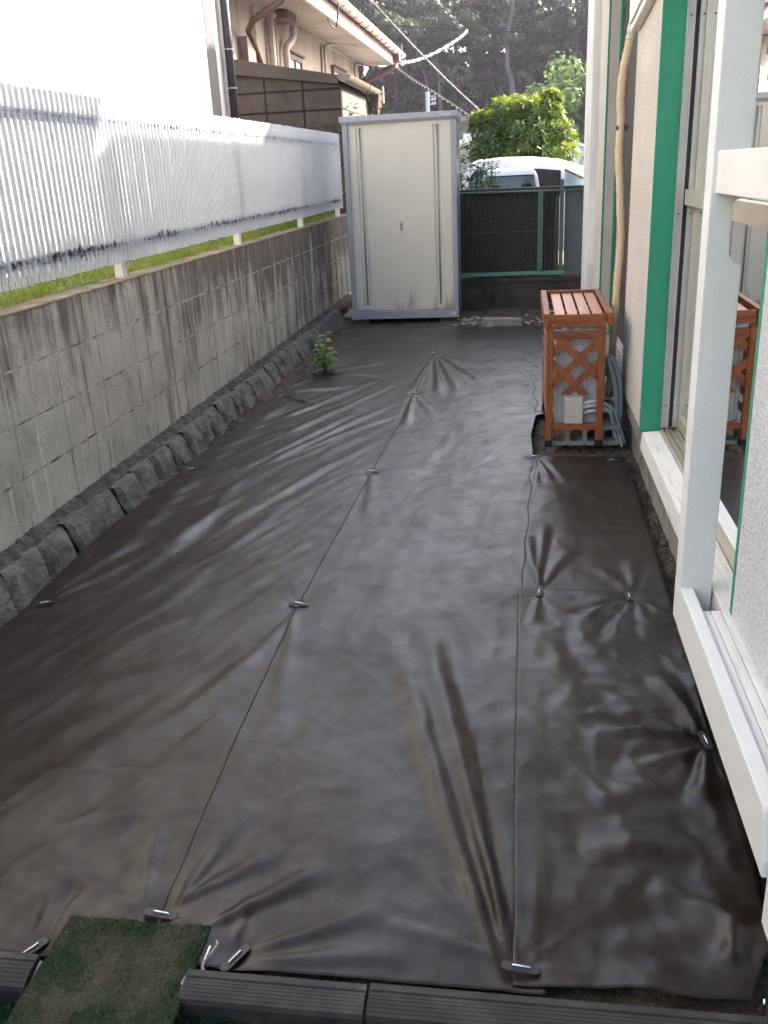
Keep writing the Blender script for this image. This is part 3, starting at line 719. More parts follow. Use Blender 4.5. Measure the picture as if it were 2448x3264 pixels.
for k in range(60): 
    x = rs.uniform(-.72,.35); y = rs.uniform(9.75,10.3); clod(mb, x, y, float(soil_z(x,y))+.01, rs.uniform(.015,.05)*(1.4 if x < -.45 else .8))
tag(mb.build('rubble', MAT['concrete']), 'broken rubble at the foot of the back wall beside the shed', 'rubble', kind='stuff')
# ------------------------------------------------------------------ block wall on a stone footing
t = empty('block_wall', (-2.2, 0, 0), 'stained grey concrete block wall under the white slat fence', 'wall')
Y0, PITCH, ZB, CH = 4.02 - .4615*8, .4615, .142, .2385
mb = MB(); rs = random.Random(2)
nb = 26
for c in range(4):
    for k in range(nb):
        y = Y0 + PITCH*k; gx = rs.uniform(-.0015,.0015); zt = ZB + CH*c
        mb.box(-2.33, -2.2+gx, y+.0045, y+PITCH-.0045, zt+(.004 if c else 0), zt+CH-.005)
mb.build('block', MAT['block'], t, bevel=.003)
# mortar bed between the blocks, smeared unevenly
mb = MB()
for c in range(4):
    z = ZB + CH*c
    n = 320; ys = np.linspace(Y0, Y0+PITCH*nb, n)
    if c:
        for i in range(n-1):
            h0 = .0055 + .004*float(perlin(ys[i]*7, c*5.1)); 
            d = .0010 + .0024*float(perlin(ys[i]*11, c*3.7))
            mb.box(-2.22, -2.2-.0012+d, ys[i], ys[i+1], z-.0015-h0, z-.0005+h0)
for k in range(nb):
    y = Y0 + PITCH*k
    for j in range(28):
        z0 = ZB + .954*j/28; w = .0055 + .004*float(perlin(z0*16, k*2.3)); d = .0010 + .0022*float(perlin(z0*22, k*4.1))
        mb.box(-2.221, -2.2-.0016+d, y-w, y+w, z0, z0+.954/28)
mb.build('mortar', MAT['mortar_light'], t)
mb = MB()
ys = np.linspace(.2, Y0+PITCH*nb, 260)
for i in range(len(ys)-1):
    def e(y): return .0035*float(perlin(y*5, 3.3)) 
    mb.add([(-2.345,ys[i],1.089),(-2.197+e(ys[i]),ys[i],1.089),(-2.197+e(ys[i+1]),ys[i+1],1.089),(-2.345,ys[i+1],1.089),
            (-2.345,ys[i],1.0965),(-2.2005+e(ys[i]),ys[i],1.0965),(-2.2005+e(ys[i+1]),ys[i+1],1.0965),(-2.345,ys[i+1],1.0965)], [(4,5,6,7),(1,2,6,5),(0,1,2,3)])
mb.build('coping', MAT['coping'], t)
# rough mortar ledge
def ledge(mb):
    ys = np.linspace(.4, 11.6, 700); prof = [(-2.205,.150),(-2.175,.140),(-2.135,.118),(-2.105,.090),(-2.10,.0)]
    rows = []
    for y in ys:
        rows.append([(px + .016*float(perlin(y*5+i*2, i*1.7)) + .009*float(perlin(y*19, i*4.1)), y, pz + (.018 if i not in (0,) else .010)*float(perlin(y*7+i, i*2.9)) + .012*float(perlin(y*23, i*3.3))) for i,(px,pz) in enumerate(prof)])
    vs = [p for r in rows for p in r]; m = len(prof)
    mb.add(vs, [(a*m+b, a*m+b+1, (a+1)*m+b+1, (a+1)*m+b) for a in range(len(ys)-1) for b in range(m-1)])
part('mortar_bed', MAT['mortar_dark'], t, ledge)
# footing stones, each rough-hewn
y = 1.2; k = 0
while y < 10.2:
    w = rs.uniform(.20,.31); x_top = -2.075+rs.uniform(-.012,.012); x_bot = -2.010 + rs.uniform(-.02,.02) - max(0,(4-y))*.012
    h = rs.uniform(.112,.132); n = 9; m = 7; slant = rs.uniform(-.04,.04)
    mb = MB(); vs = []
    for a in range(m):
        tt = a/(m-1)
        for b in range(n):
            u = b/(n-1)
            yy = y + .007 + (w-.014)*u + slant*(.5-tt) + .010*float(perlin(tt*3+k, u*2))
            ex = min(u,1-u,1.0)*2; ed = (1-max(0,1-ex/.16)**2)*(1-.6*max(0,(tt-.86)/.14)**2)
            xx = x_bot + (x_top-x_bot)*tt - .030*(1-ed) + .017*float(perlin(u*3.2+k*3, tt*2.6+k)) + .010*float(perlin(u*9+k, tt*8))
            zz = -.06 + (h+.06)*tt + .012*float(perlin(u*4+k*2, 9.1+k))*tt
            vs.append((xx,yy,zz))
    for b in range(n):                                                # back row closes the top
        u = b/(n-1); vs.append((x_top-.07, y+.02+(w-.04)*u-slant*.5, h-.005))
    mb.add(vs, [(a*n+b, a*n+b+1, (a+1)*n+b+1, (a+1)*n+b) for a in range(m) for b in range(n-1)])
    mb.build('footing_stone', MAT['stone'], t, auto=32)
    y += w; k += 1

# ------------------------------------------------------------------ white slat fence
FX = -2.2
t = empty('slat_fence', (-2.2, 0, 1.10), 'white plastic slat fence with black mildew on top of the block wall', 'fence')
mb_z0, mb_z1 = 1.188, 2.028
bays = [(.6,2.79),(2.79,5.03),(5.03,7.30),(7.30,9.57),(9.57,11.70)]
for (a, bb) in bays:
    mb = MB(); n = int(round((bb-a)/.0535)); p = (bb-a)/n
    for i in range(n):
        y = a + p*(i+.5); w = .0125; rise = .020*(y-4)/8
        jz = rs.uniform(-.003,.003); jx = rs.uniform(-.001,.001)
        # shallow U section, open to the back
        pr = [(FX-.013+jx,y-w),(FX-.003+jx,y-w),(FX+jx,y-w*.72),(FX+jx,y+w*.72),(FX-.003+jx,y+w),(FX-.013+jx,y+w)]
        mb.prism(pr, 'z', mb_z0+jz+rise*.3, mb_z1+jz+rise)
    mb.build('slat_panel', MAT['slat'], t)
for z0, z1, r in ((1.255,1.305,.006),(1.885,1.935,.018)):
    mb = MB()
    mb.hexa([(FX-.034,.6,z0),(FX-.0135,.6,z0),(FX-.0135,11.7,z0+r),(FX-.034,11.7,z0+r)], [(FX-.034,.6,z1),(FX-.0135,.6,z1),(FX-.0135,11.7,z1+r),(FX-.034,11.7,z1+r)])
    mb.build('rail', MAT['slat'], t, bevel=.002)
for y in (2.79,5.03,7.32,9.56,11.60):
    B('post', MAT['white_paint'], t, FX-.085, FX-.036, y-.028, y+.028, 1.0955, 1.99, .003)

# grass and weeds of the next plot, spilling over the coping
mb = MB(); rs = random.Random(9)
for k in range(9000):
    y = rs.uniform(1.5,11.9); x = -2.345 - rs.random()**1.6*1.0
    h = rs.uniform(.03,.12)*(1.15 if perlin(y*2.2, x*3) > -.05 else .45); a = rs.uniform(0,6.28); w = rs.uniform(.003,.006)
    lx, ly = rs.uniform(-.06,.09), rs.uniform(-.07,.07); dx, dy = math.cos(a)*w, math.sin(a)*w; z = 1.04
    mb.add([(x-dx,y-dy,z),(x+dx,y+dy,z),(x+lx*.4+dx*.8,y+ly*.4+dy*.8,z+h*.65),(x+lx*.4-dx*.8,y+ly*.4-dy*.8,z+h*.65),(x+lx,y+ly,z+h)], [(0,1,2,3),(3,2,4)])
for k in range(420):                                                   # fern-like fronds
    y = rs.uniform(2.2,11.6); x = -2.36 - rs.random()*.25; L = rs.uniform(.10,.22); a = rs.uniform(-1.2,1.2)
    d = Vector((math.cos(a), math.sin(a), .55)).normalized()
    if k < 30: y = rs.uniform(5.9,6.7); x = -2.33; L = rs.uniform(.14,.24); d = Vector((math.cos(a), math.sin(a)*.8, .25)).normalized()
    pos = Vector((x,y,1.06))
    for j in range(9):
        q = pos + d*(L*j/9) + Vector((0,0,-.055*(j/9)**2))
        for s in (-1,1):
            sd_ = d.cross(Vector((0,0,1))).normalized()*s
            mb.leaf(q, sd_ + d*.6, (0,0,1), .045*(1-j/11), .012)
tag(mb.build('grass', MAT['grass']), 'sunlit green grass and ferns growing behind the block wall', 'grass', kind='stuff')

# ------------------------------------------------------------------ cream storage shed
t = empty('storage_shed', (-1.31, 10.3, 0), 'cream steel storage shed with two sliding doors and a grey frame', 'shed')
XL, XR, YF, YB = -1.905, -.690, 10.3, 10.95
part('roof_cap', MAT['shed_grey'], t, lambda mb: mb.box(XL-.022, XR+.026, YF-.035, YB+.03, 2.098, 2.158), bevel=.004)
part('roof_lip', MAT['shed_grey'], t, lambda mb: mb.box(XL-.012, XR+.014, YF-.012, YB+.02, 2.080, 2.0975))
part('body', MAT['shed_side'], t, lambda mb: (mb.box(XL+.004, XR-.002, YF+.075, YB, .03, 2.08)), bevel=.003)
part('frame_post', MAT['shed_grey'], t, lambda mb: mb.box(XL, XL+.055, YF, YF+.09, .105, 2.08), bevel=.003)
part('frame_post', MAT['shed_grey'], t, lambda mb: mb.box(XR-.055, XR, YF, YF+.09, .105, 2.08), bevel=.003)
part('base_sill', MAT['shed_grey'], t, lambda mb: mb.box(XL-.004, XR+.004, YF-.006, YF+.09, .018, .104), bevel=.003)
part('base_track', MAT['shed_side'], t, lambda mb: mb.box(XL+.055, XR-.055, YF+.006, YF+.05, .104, .112))
xm = -1.318
def door(x0, x1, yf, rx_, label=None):
    d = part('door', MAT['shed_door'], t, lambda mb: (mb.box(x0, rx_-.045, yf, yf+.022, .114, 2.078), mb.box(rx_+.045, x1, yf, yf+.022, .114, 2.078),
        mb.hexa([(rx_-.045,yf,.150),(rx_-.030,yf+.013,.150),(rx_-.030,yf+.022,.150),(rx_-.045,yf+.022,.150)], [(rx_-.045,yf,2.05),(rx_-.030,yf+.013,2.05),(rx_-.030,yf+.022,2.05),(rx_-.045,yf+.022,2.05)]),
        mb.hexa([(rx_+.030,yf+.013,.150),(rx_+.045,yf,.150),(rx_+.045,yf+.022,.150),(rx_+.030,yf+.022,.150)], [(rx_+.030,yf+.013,2.05),(rx_+.045,yf,2.05),(rx_+.045,yf+.022,2.05),(rx_+.030,yf+.022,2.05)]),
        mb.box(rx_-.030, rx_+.030, yf+.013, yf+.022, .150, 2.05), mb.box(rx_-.045, rx_+.045, yf, yf+.022, .114, .150), mb.box(rx_-.045, rx_+.045, yf, yf+.022, 2.05, 2.078)))
    part('door_rail', MAT['rail_metal'], d, lambda mb: mb.tube([(rx_,yf+.004,.152),(rx_,yf+.004,2.046)], .0085, 8), smooth=True)
    part('rail_foot', MAT['shed_cream'], d, lambda mb: mb.prism([(rx_-.05,.132),(rx_+.05,.132),(rx_+.05,.150),(rx_+.016,.168),(rx_-.016,.168),(rx_-.05,.150)], 'y', yf-.012, yf-.0005))
    part('rail_head', MAT['shed_cream'], d, lambda mb: mb.box(rx_-.045, rx_+.045, yf-.006, yf-.0005, 2.036, 2.060))
    return d
door(XL+.055, xm+.004, YF+.034, -1.724)
dr = door(xm, XR-.055, YF+.010, -.888)
lk = part('lock', MAT['alu'], dr, lambda mb: mb.prism([(-1.303+px, 1.024+pz) for px,pz in ((-.016,.05),(.016,.05),(.018,.045),(.018,-.036),(.010,-.054),(-.010,-.054),(-.018,-.036),(-.018,.045))], 'y', YF-.004, YF+.0098), bevel=.002)
bpy.data.materials['dark_seal']
part('keyhole', MAT['dark_seal'], dr, lambda mb: mb.box(-1.311,-1.295,YF-.0055,YF-.0042,.992,1.012))
part('finger_slot', MAT['dark_seal'], dr, lambda mb: mb.box(-1.312,-1.294,YF-.0055,YF-.0042,1.035,1.050))
part('key_plate', MAT['steel'], dr, lambda mb: mb.box(-1.312,-1.294,YF-.0057,YF-.0042,1.018,1.030))
part('sticker', MAT['white_paint'], t, lambda mb: mb.box(-.783,-.716,YF-.0085,YF-.0062,.046,.078))
part('sticker_print', MAT['shed_side'], t, lambda mb: (mb.box(-.776,-.757,YF-.0102,YF-.0087,.052,.072), mb.box(-.750,-.724,YF-.0102,YF-.0087,.064,.070)))
fc = bpy.data.curves.new('lettering', 'FONT'); fc.body = 'INABA'; fc.size = .040; fc.extrude = .002; fc.space_character = 1.05
_tmp = bpy.data.objects.new('tmp', fc); COL.objects.link(_tmp); bpy.context.view_layer.update()
_me = bpy.data.meshes.new_from_object(_tmp.evaluated_get(bpy.context.evaluated_depsgraph_get())); bpy.data.objects.remove(_tmp)
fo = bpy.data.objects.new('lettering', _me); COL.objects.link(fo); fo.data.materials.clear(); fo.data.materials.append(MAT['white_paint'])
fo.parent = t; fo.location = (-.858+1.31, -.0375, 2.114); fo.rotation_euler = (R(90),0,0); fo.scale = (1.0,.85,1)
for x, lab in ((-1.80,'small concrete block under the left end of the shed'),(-.81,'small concrete block under the right end of the shed')):
    o = B('concrete_block', MAT['concrete_dark'], None, x-.09, x+.09, YF+.02, YF+.30, -.07, .016, .006); tag(o, lab, 'block', 'blocks the shed stands on')

# ------------------------------------------------------------------ back boundary: low wall, chain-link fence, corrugated screen, grey panel
o = MB()
o.box(-1.95, 1.6, 10.98, 11.12, -.12, .300); o.box(-1.95, 1.6, 10.965, 11.13, .300, .352)
tag(o.build('low_wall', MAT['concrete_dark'], bevel=.006), 'low dark mossy concrete wall under the chain-link fence', 'wall')
t = empty('chain_link_fence', (0, 10.95, .36), 'green chain-link fence on the low back wall between shed and house', 'fence')
YFN = 11.02
part('bottom_rail', MAT['fence_green'], t, lambda mb: (mb.box(-.86,.50,YFN-.02,YFN+.012,.378,.420), mb.box(-.86,.50,YFN-.026,YFN-.0205,.378,.386)), bevel=.002)
part('top_rail', MAT['wire_green'], t, lambda mb: mb.tube([(-.86,YFN,1.318),(.98,YFN,1.292)], .011, 8), smooth=True)
part('middle_wire', MAT['wire_green'], t, lambda mb: mb.tube([(-.86,YFN,.872),(.98,YFN,.868)], .004, 6), smooth=True)
part('post', MAT['fence_green'], t, lambda mb: mb.box(.197,.215,YFN-.018,YFN+.008,.421,1.306), bevel=.002)
part('post', MAT['fence_green'], t, lambda mb: mb.box(.226,.246,YFN-.018,YFN+.008,.421,1.306), bevel=.002)
part('post', MAT['wire_green'], t, lambda mb: mb.box(.438,.482,YFN+.004,YFN+.030,.36,1.42), bevel=.003)
def mesh_(mb):
    s = .058; ztop, zbot = 1.312, .40; n = int((.98+.86)/s)
    m = int((ztop-zbot)/(s*.95))
    for i in range(n):
        x0 = -.86 + s*i
        for sg in (0, 1):
            pts = []
            for j in range(m+1):
                xx = x0 + (s/2 if (j+sg) % 2 else -s/2)*.98 + s/2
                pts.append((xx, YFN-.010+.006*((j+sg)%2), ztop - j*(ztop-zbot)/m))
            if sg == 0 or True: mb.tube(pts, .0019, 3, caps=False)
part('wire_mesh', MAT['wire_green'], t, mesh_)
t = empty('corrugated_screen', (0, 11.15, 0), 'dark brown corrugated sheet screen behind the chain-link fence', 'screen')
def corr(mb):
    n = 300; xs = np.linspace(-1.9, .40, n); vs = []
    for x in xs:
        yy = 11.16 + .010*math.sin(x*2*math.pi/.052); vs += [(x,yy,.36),(x,yy,1.315)]
    mb.add(vs, [(2*i,2*i+2,2*i+3,2*i+1) for i in range(n-1)])
part('sheet', MAT['corr_brown'], t, corr, smooth=True)
part('cap', MAT['cap_brown'], t, lambda mb: mb.hexa([(-1.9,11.10,1.316),(1.0,11.10,1.288),(1.0,11.24,1.288),(-1.9,11.24,1.316)], [(-1.9,11.10,1.366),(1.0,11.10,1.338),(1.0,11.24,1.338),(-1.9,11.24,1.366)]), bevel=.004)
part('rail', MAT['cap_brown'], t, lambda mb: mb.box(-1.9,.42,11.172,11.20,.845,.885))
part('post', MAT['bronze_wood'], t, lambda mb: mb.box(.452,.474,11.145,11.185,.36,1.29))
part('post', MAT['cap_brown'], t, lambda mb: mb.box(.402,.436,11.14,11.19,.36,1.30))
o = B('grey_panel', MAT['panel_grey'], None, .500, 1.05, 11.14, 11.165, .40, 1.286, .003); tag(o, 'flat blue-grey panel behind the mesh beside the house corner', 'panel')
# ------------------------------------------------------------------ our house on the right
t = empty('house', (.62, 5, 0), 'cream stucco house with green window jambs along the right side', 'house')
WX = .62
S = MAT['stucco']
part('wall', MAT['stucco_white'], t, lambda mb: mb.box(.648, WX+.19, -3, 2.60, .274, 3.60))                       # nearest pier
part('deck_board', MAT['white_paint_worn'], t, lambda mb: (mb.box(.566, .594, -3, 2.63, .236, .2685), mb.box(.5955, .624, -3, 2.63, .236, .2700), mb.box(.6255, .70, -3, 2.63, .236, .2735)), bevel=.003)
part('green_edge', MAT['green_paint'], t, lambda mb: (mb.box(.6465, .66, 2.588, 2.5995, .276, 2.42), mb.box(.6465, .81, 2.6005, 2.614, .276, 2.42)))
def wallB(mb):
    # pier between the windows with a rounded far corner
    pr = [(WX+.19,4.690),(WX,4.690),(WX,5.62)]
    for k in range(7):
        a = R(90*k/6); pr.append((WX+.10-.10*math.cos(a)*1.0, 5.62+.10*math.sin(a)))
    pr += [(WX+.19,5.72)]
    mb.prism(pr, 'z', .283, 3.60)
part('wall', S, t, wallB, auto=40)
part('foundation', MAT['concrete'], t, lambda mb: mb.box(WX+.045, WX+.30, -3, 8.9, -.15, .176), bevel=.004)
part('foundation', MAT['concrete'], t, lambda mb: mb.box(WX+.012, WX+.30, 4.68, 8.9, .177, .2815), bevel=.004)
part('sill_board', MAT['white_paint_worn'], t, lambda mb: mb.hexa([(WX+.004,2.635,.180),(WX+.10,2.635,.180),(WX+.10,4.665,.180),(WX+.004,4.665,.180)], [(WX+.012,2.635,.268),(WX+.10,2.635,.276),(WX+.10,4.665,.276),(WX+.012,4.665,.268)]), bevel=.004)
part('wall', S, t, lambda mb: mb.box(.648, WX+.19, 2.615, 4.674, 2.42, 3.60))                   # above first window
part('wall', S, t, lambda mb: mb.box(WX, WX+.19, 7.515, 8.22, .283, 3.60))
part('wall', S, t, lambda mb: mb.box(WX, WX+.19, 5.725, 7.50, 2.95, 3.60))
part('wall', S, t, lambda mb: (mb.box(WX+.33, 5.8, 8.7, 10.9, -.1, 3.60), mb.box(WX+.19, WX+.25, 8.222, 8.695, -.1, 3.60), mb.box(5.8,6,-3,8.69,-.1,3.60), mb.box(WX+.2,5.79,-3.2,-3.0,-.1,3.60)))
part('corner_board', MAT['white_paint'], t, lambda mb: mb.box(.566, .690, 8.30, 8.92, -.02, 3.52), bevel=.004)
part('corner_board', MAT['white_paint'], t, lambda mb: mb.box(.556, .566, 8.55, 8.60, 1.60, 1.78), bevel=.002)
part('corner_panel', MAT['white_paint'], t, lambda mb: mb.box(.618, .69, 8.235, 8.297, .75, 1.35), bevel=.003)
# green jambs, camera-facing returns of both window recesses
part('jamb', MAT['green_paint'], t, lambda mb: mb.box(WX-.002, WX+.102, 4.675, 4.689, .268, 2.42))
part('jamb', MAT['green_paint'], t, lambda mb: (mb.box(WX-.001, WX+.014, 7.501, 7.514, .3, 2.9), mb.box(WX+.082, WX+.100, 7.494, 7.514, .3, 2.9)))
part('jamb_trim', MAT['ac_beige'], t, lambda mb: mb.box(WX+.0145, WX+.0815, 7.498, 7.514, .3, 2.9))
# first window -----------------------------------------------------------
w = part('window', MAT['alu'], t, lambda mb: (
    mb.box(.7225,.752,4.652,4.674,.296,2.40), mb.box(.778,.812,4.652,4.674,.296,2.40), mb.box(.752,.756,4.640,4.674,.296,2.40), mb.box(.7225,.726,4.640,4.652,.296,2.40),
    mb.box(.7225,.86,2.635,4.674,2.37,2.419)))
part('groove', MAT['dark_seal'], w, lambda mb: mb.box(.7565,.7775,4.660,4.674,.296,2.40))
for x in (.739,.795):
    for z in (.412,1.345,2.182): part('screw', MAT['dark_seal'], w, lambda mb: mb.tube([(x,4.649,z),(x,4.6525,z)], .0042, 8))
part('track', MAT['alu_champagne'], w, lambda mb: (mb.box(.7215,.86,2.635,4.674,.262,.279), mb.box(.7215,.726,2.635,4.651,.2795,.292), mb.box(.745,.7485,2.635,4.639,.2795,.298), mb.box(.764,.767,2.635,4.639,.2795,.296), mb.box(.795,.799,2.635,4.639,.2795,.298)))
def sash(xg, y0, y1, st0, st1, fr=.015, fb=.017):
    s = part('sash', MAT['alu_champagne'], w, lambda mb: (mb.box(xg-fr,xg+.013,y0,y1,.299,.362), mb.box(xg-fr,xg+.013,y0,y1,2.325,2.368), mb.box(xg-fb,xg+.013,y0+st0,y1-st1,1.385,1.455),
        mb.box(xg-.015,xg+.013,y0,y0+st0,.362,2.325), mb.box(xg-.015,xg+.013,y1-st1,y1,.362,2.325)), bevel=.002)
    part('pane', MAT['glass'], s, lambda mb: (mb.quad((xg,(y0+st0+y1-st1)/2,.8735), (0,(y1-st1-y0-st0)/2,0), (0,0,.5115)), mb.quad((xg,(y0+st0+y1-st1)/2,1.89), (0,(y1-st1-y0-st0)/2,0), (0,0,.435))))
    return s
sash(.728, 2.64, 3.78, .03, .045)
sash(.818, 3.72, 4.638, .045, .006, .015, .058)
# second window (seen only as a dark slot)
w2 = part('window', MAT['alu'], t, lambda mb: (mb.box(.722,.80,5.726,7.493,.285,.33), mb.box(.722,.80,5.726,7.493,2.86,2.94)))
part('slot_board', M('dark_slot_board', (.06,.05,.048), .6, (.045,.038,.038), 4), w2, lambda mb: [mb.box(.742,.80,5.726+.11*k,5.826+.11*k,.331,2.859) for k in range(16)])  # opaque dark boards filling the second window's slot
# room behind the first window
part('room', MAT['room_wall'], t, lambda mb: (mb.box(.99,1.0,2.4,2.61,.26,2.5), mb.box(3.6,3.62,1.2,6.9,.26,2.5), mb.box(.9,3.6,6.7,6.9,.26,2.5), mb.box(.9,3.6,1.2,1.3,.26,2.5), mb.box(.9,3.6,1.3,6.7,2.45,2.5), mb.box(.83,.90,4.70,6.9,.26,2.5)))
part('room_floor', MAT['floor_wood'], t, lambda mb: mb.box(.862,3.6,1.3,6.69,.20,.262))
# roof: lower eave over the far part, slightly higher over the near part, unseen, stepped and extended to shape the fence's sun patch
part('roof', MAT['roof_tile'], t, lambda mb: (mb.prism([(.10,3.57),(.62,3.605),(5.8,3.605),(5.8,5.32),(.10,3.665)], 'y', 7.53, 11.2), mb.prism([(.10,3.96),(.62,3.605),(5.8,3.605),(5.8,5.85),(.10,4.06)], 'y', -3.5, 7.52)))
part('soffit', MAT['wall_white'], t, lambda mb: mb.box(.12, .95, -3.4, 11.1, 3.53, 3.555))
o = MB().box(1.02, 9, 12.0, 14.5, -.2, 4.6); o.prism([(1.0,4.61),(9.3,4.61),(5.2,5.6)], 'y', 11.95, 14.49); o.box(1.02, 9, 14.51, 16.3, -.2, 6.2)  # added out of view, sized to shade the back yard and far fence
tag(o.build('unseen_shade_block', MAT['wall_white']), 'unseen block added beyond the back wall to shade the yard, behind the stucco house', 'house')

# things in the room
def basket(mb):
    n = 20; vs = []
    for (r,z) in ((.10,.0),(.145,.20),(.155,.205),(.140,.205),(.096,.006)):
        for k in range(n):
            a = 2*math.pi*k/n; q = (abs(math.cos(a))**.6*math.copysign(1,math.cos(a)), abs(math.sin(a))**.6*math.copysign(1,math.sin(a)))
            vs.append((1.16+q[0]*r, 3.74+q[1]*r*1.1, .92+z))
    fs = [(i*n+k, i*n+(k+1)%n, (i+1)*n+(k+1)%n, (i+1)*n+k) for i in range(4) for k in range(n)] + [tuple(range(n))[::-1], tuple(range(4*n,5*n))]
    mb.add(vs, fs)
p = MB(); basket(p); tag(p.build('basket', MAT['yellow_plastic'], auto=35), 'yellow plastic basket behind the window glass', 'basket')
p = MB()
for k in range(5):
    z = .80+.018*k; p.prism([(-.15,0),(.15,0),(.18,.016),(.185,.016),(.185,.019),(.178,.019),(.148,.004),(-.148,.004),(-.178,.019),(-.185,.019),(-.185,.016),(-.18,.016)], 'y', 3.40, 3.86)
    for i in range(len(p.v)-24, len(p.v)): p.v[i] = (p.v[i][0]+1.12, p.v[i][1], p.v[i][2]+z)
tag(p.build('tray', MAT['tray_plastic']), 'stack of white plastic trays behind the window glass', 'trays')
tb = empty('side_table', (1.2, 3.7, .262), 'brown wooden side table behind the window glass', 'table')
part('top', MAT['floor_wood'], tb, lambda mb: mb.box(.95,1.5,3.2,4.15,.765,.797), bevel=.004)
for x in (.98,1.47):
    for y in (3.24,4.11): part('leg', MAT['floor_wood'], tb, lambda mb: mb.box(x-.02,x+.02,y-.02,y+.02,.262,.765))

# ------------------------------------------------------------------ white timber frame standing in front of the windows
t = empty('timber_frame', (.57, 2.8, 0), 'white painted timber frame of post, hand rail and low beam beside the window', 'frame')
def bigpost(mb):
    x0 = .524; pr = [(x0,.135),(x0+.100,.135),(x0+.100,1.2935),(x0+.095,1.304),(x0+.080,1.307),(x0+.0635,1.330),(x0+.0635,1.466),(x0+.071,1.479),(x0+.082,1.482),(x0+.100,1.484),(x0+.100,3.5),(x0,3.5)]
    mb.prism(pr, 'y', 2.771, 2.866)
part('post', MAT['white_paint'], t, bigpost, bevel=.003)
part('hand_rail', MAT['white_paint'], t, lambda mb: mb.box(.535,.626, 1.632, 2.769, 1.499, 1.610), bevel=.003)
part('low_beam', MAT['white_paint'], t, lambda mb: mb.prism([(1.632,.132),(2.769,.132),(2.769,.283),(1.68,.283),(1.671,.276),(1.632,.177)], 'x', .524, .5645), bevel=.003)
part('post', MAT['white_paint'], t, lambda mb: mb.box(.535,.626, 1.535, 1.630, -.06, 3.5), bevel=.003)

# ------------------------------------------------------------------ wooden slatted cover over the air-conditioner
AX0, AX1, AY0, AY1 = .150, .498, 5.25, 6.16
t = empty('unit_cover', (.32, 5.7, 0), 'reddish-brown slatted wooden cover with a lattice side', 'cover')
LZ = .735
for (x,y) in ((AX0+.022,AY0+.022),(AX1-.035,AY0+.022),(AX0+.022,AY1-.03),(AX1-.035,AY1-.03)):
    l = part('leg', MAT['wood_z'], t, lambda mb: mb.box(x-.020,x+.020,y-.016,y+.016,.052,LZ), bevel=.002)
    part('foot_cap', MAT['black'], l, lambda mb: mb.box(x-.0225,x+.0225,y-.0185,y+.0185,.008,.053), bevel=.004)
part('rail', MAT['wood_x'], t, lambda mb: mb.box(AX0+.042,AX1-.055,AY0+.010,AY0+.032,.112,.150), bevel=.002)
part('rail', MAT['wood_x'], t, lambda mb: mb.box(AX0+.042,AX1-.055,AY0+.010,AY0+.032,.655,.692), bevel=.002)
part('rail', MAT['wood_x'], t, lambda mb: mb.box(AX0+.042,AX1-.055,AY1-.040,AY1-.018,.112,.150), bevel=.002)
for z in (.20,.30,.40,.50,.60): part('front_slat', MAT['wood_y'], t, lambda mb: mb.box(AX0+.002,AX0+.014,AY0+.041,AY1-.05,z-.028,z+.028), bevel=.002)
# deep rim round the top and the four slats lying in it
part('top_frame', MAT['wood_x'], t, lambda mb: mb.box(AX0+.0185,AX1-.0185,AY0-.004,AY0+.0135,.720,.792), bevel=.003)
part('top_frame', MAT['wood_x'], t, lambda mb: mb.box(AX0+.0135,AX1-.0135,AY1-.015,AY1+.006,.735,.812), bevel=.003)
part('top_frame', MAT['wood_y'], t, lambda mb: mb.hexa([(AX0-.018,AY0-.020,.722),(AX0+.004,AY0-.020,.722),(AX0+.004,AY1+.006,.735),(AX0-.018,AY1+.006,.735)], [(AX0-.018,AY0-.020,.800),(AX0+.018,AY0-.020,.800),(AX0+.018,AY1+.006,.815),(AX0-.018,AY1+.006,.815)]), bevel=.003)
part('top_frame', MAT['wood_y'], t, lambda mb: mb.hexa([(AX1-.004,AY0-.020,.722),(AX1+.022,AY0-.020,.722),(AX1+.022,AY1-.03,.735),(AX1-.004,AY1-.03,.735)], [(AX1-.018,AY0-.020,.800),(AX1+.022,AY0-.020,.800),(AX1+.006,AY1+.006,.815),(AX1-.022,AY1+.006,.815)]), bevel=.003)
sw = (AX1-AX0-.036); 
for k in range(4):
    xc = AX0+.018+.020 + (sw-.026)*(k+.36)/4 + .012
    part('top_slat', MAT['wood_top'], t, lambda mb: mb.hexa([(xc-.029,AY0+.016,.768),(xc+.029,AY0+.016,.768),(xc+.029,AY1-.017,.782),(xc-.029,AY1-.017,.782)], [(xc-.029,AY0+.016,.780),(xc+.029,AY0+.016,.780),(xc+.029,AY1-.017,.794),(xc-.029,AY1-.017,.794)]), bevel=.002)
for y in (AY0+.30, AY0+.66): part('cross_batten', MAT['wood_x'], t, lambda mb: mb.box(AX0+.0185,AX1-.0185,y-.012,y+.012,.748,.766))
for x, z in ((AX0+.032,.735),(AX1-.034,.735)): part('screw', MAT['steel'], t, lambda mb: mb.tube([(x,AY0-.0065,z),(x,AY0-.0035,z)], .0042, 8))
part('screw', MAT['steel'], t, lambda mb: mb.tube([(AX0+.022,AY0+.0035,.672),(AX0+.022,AY0+.0065,.672)], .0042, 8))
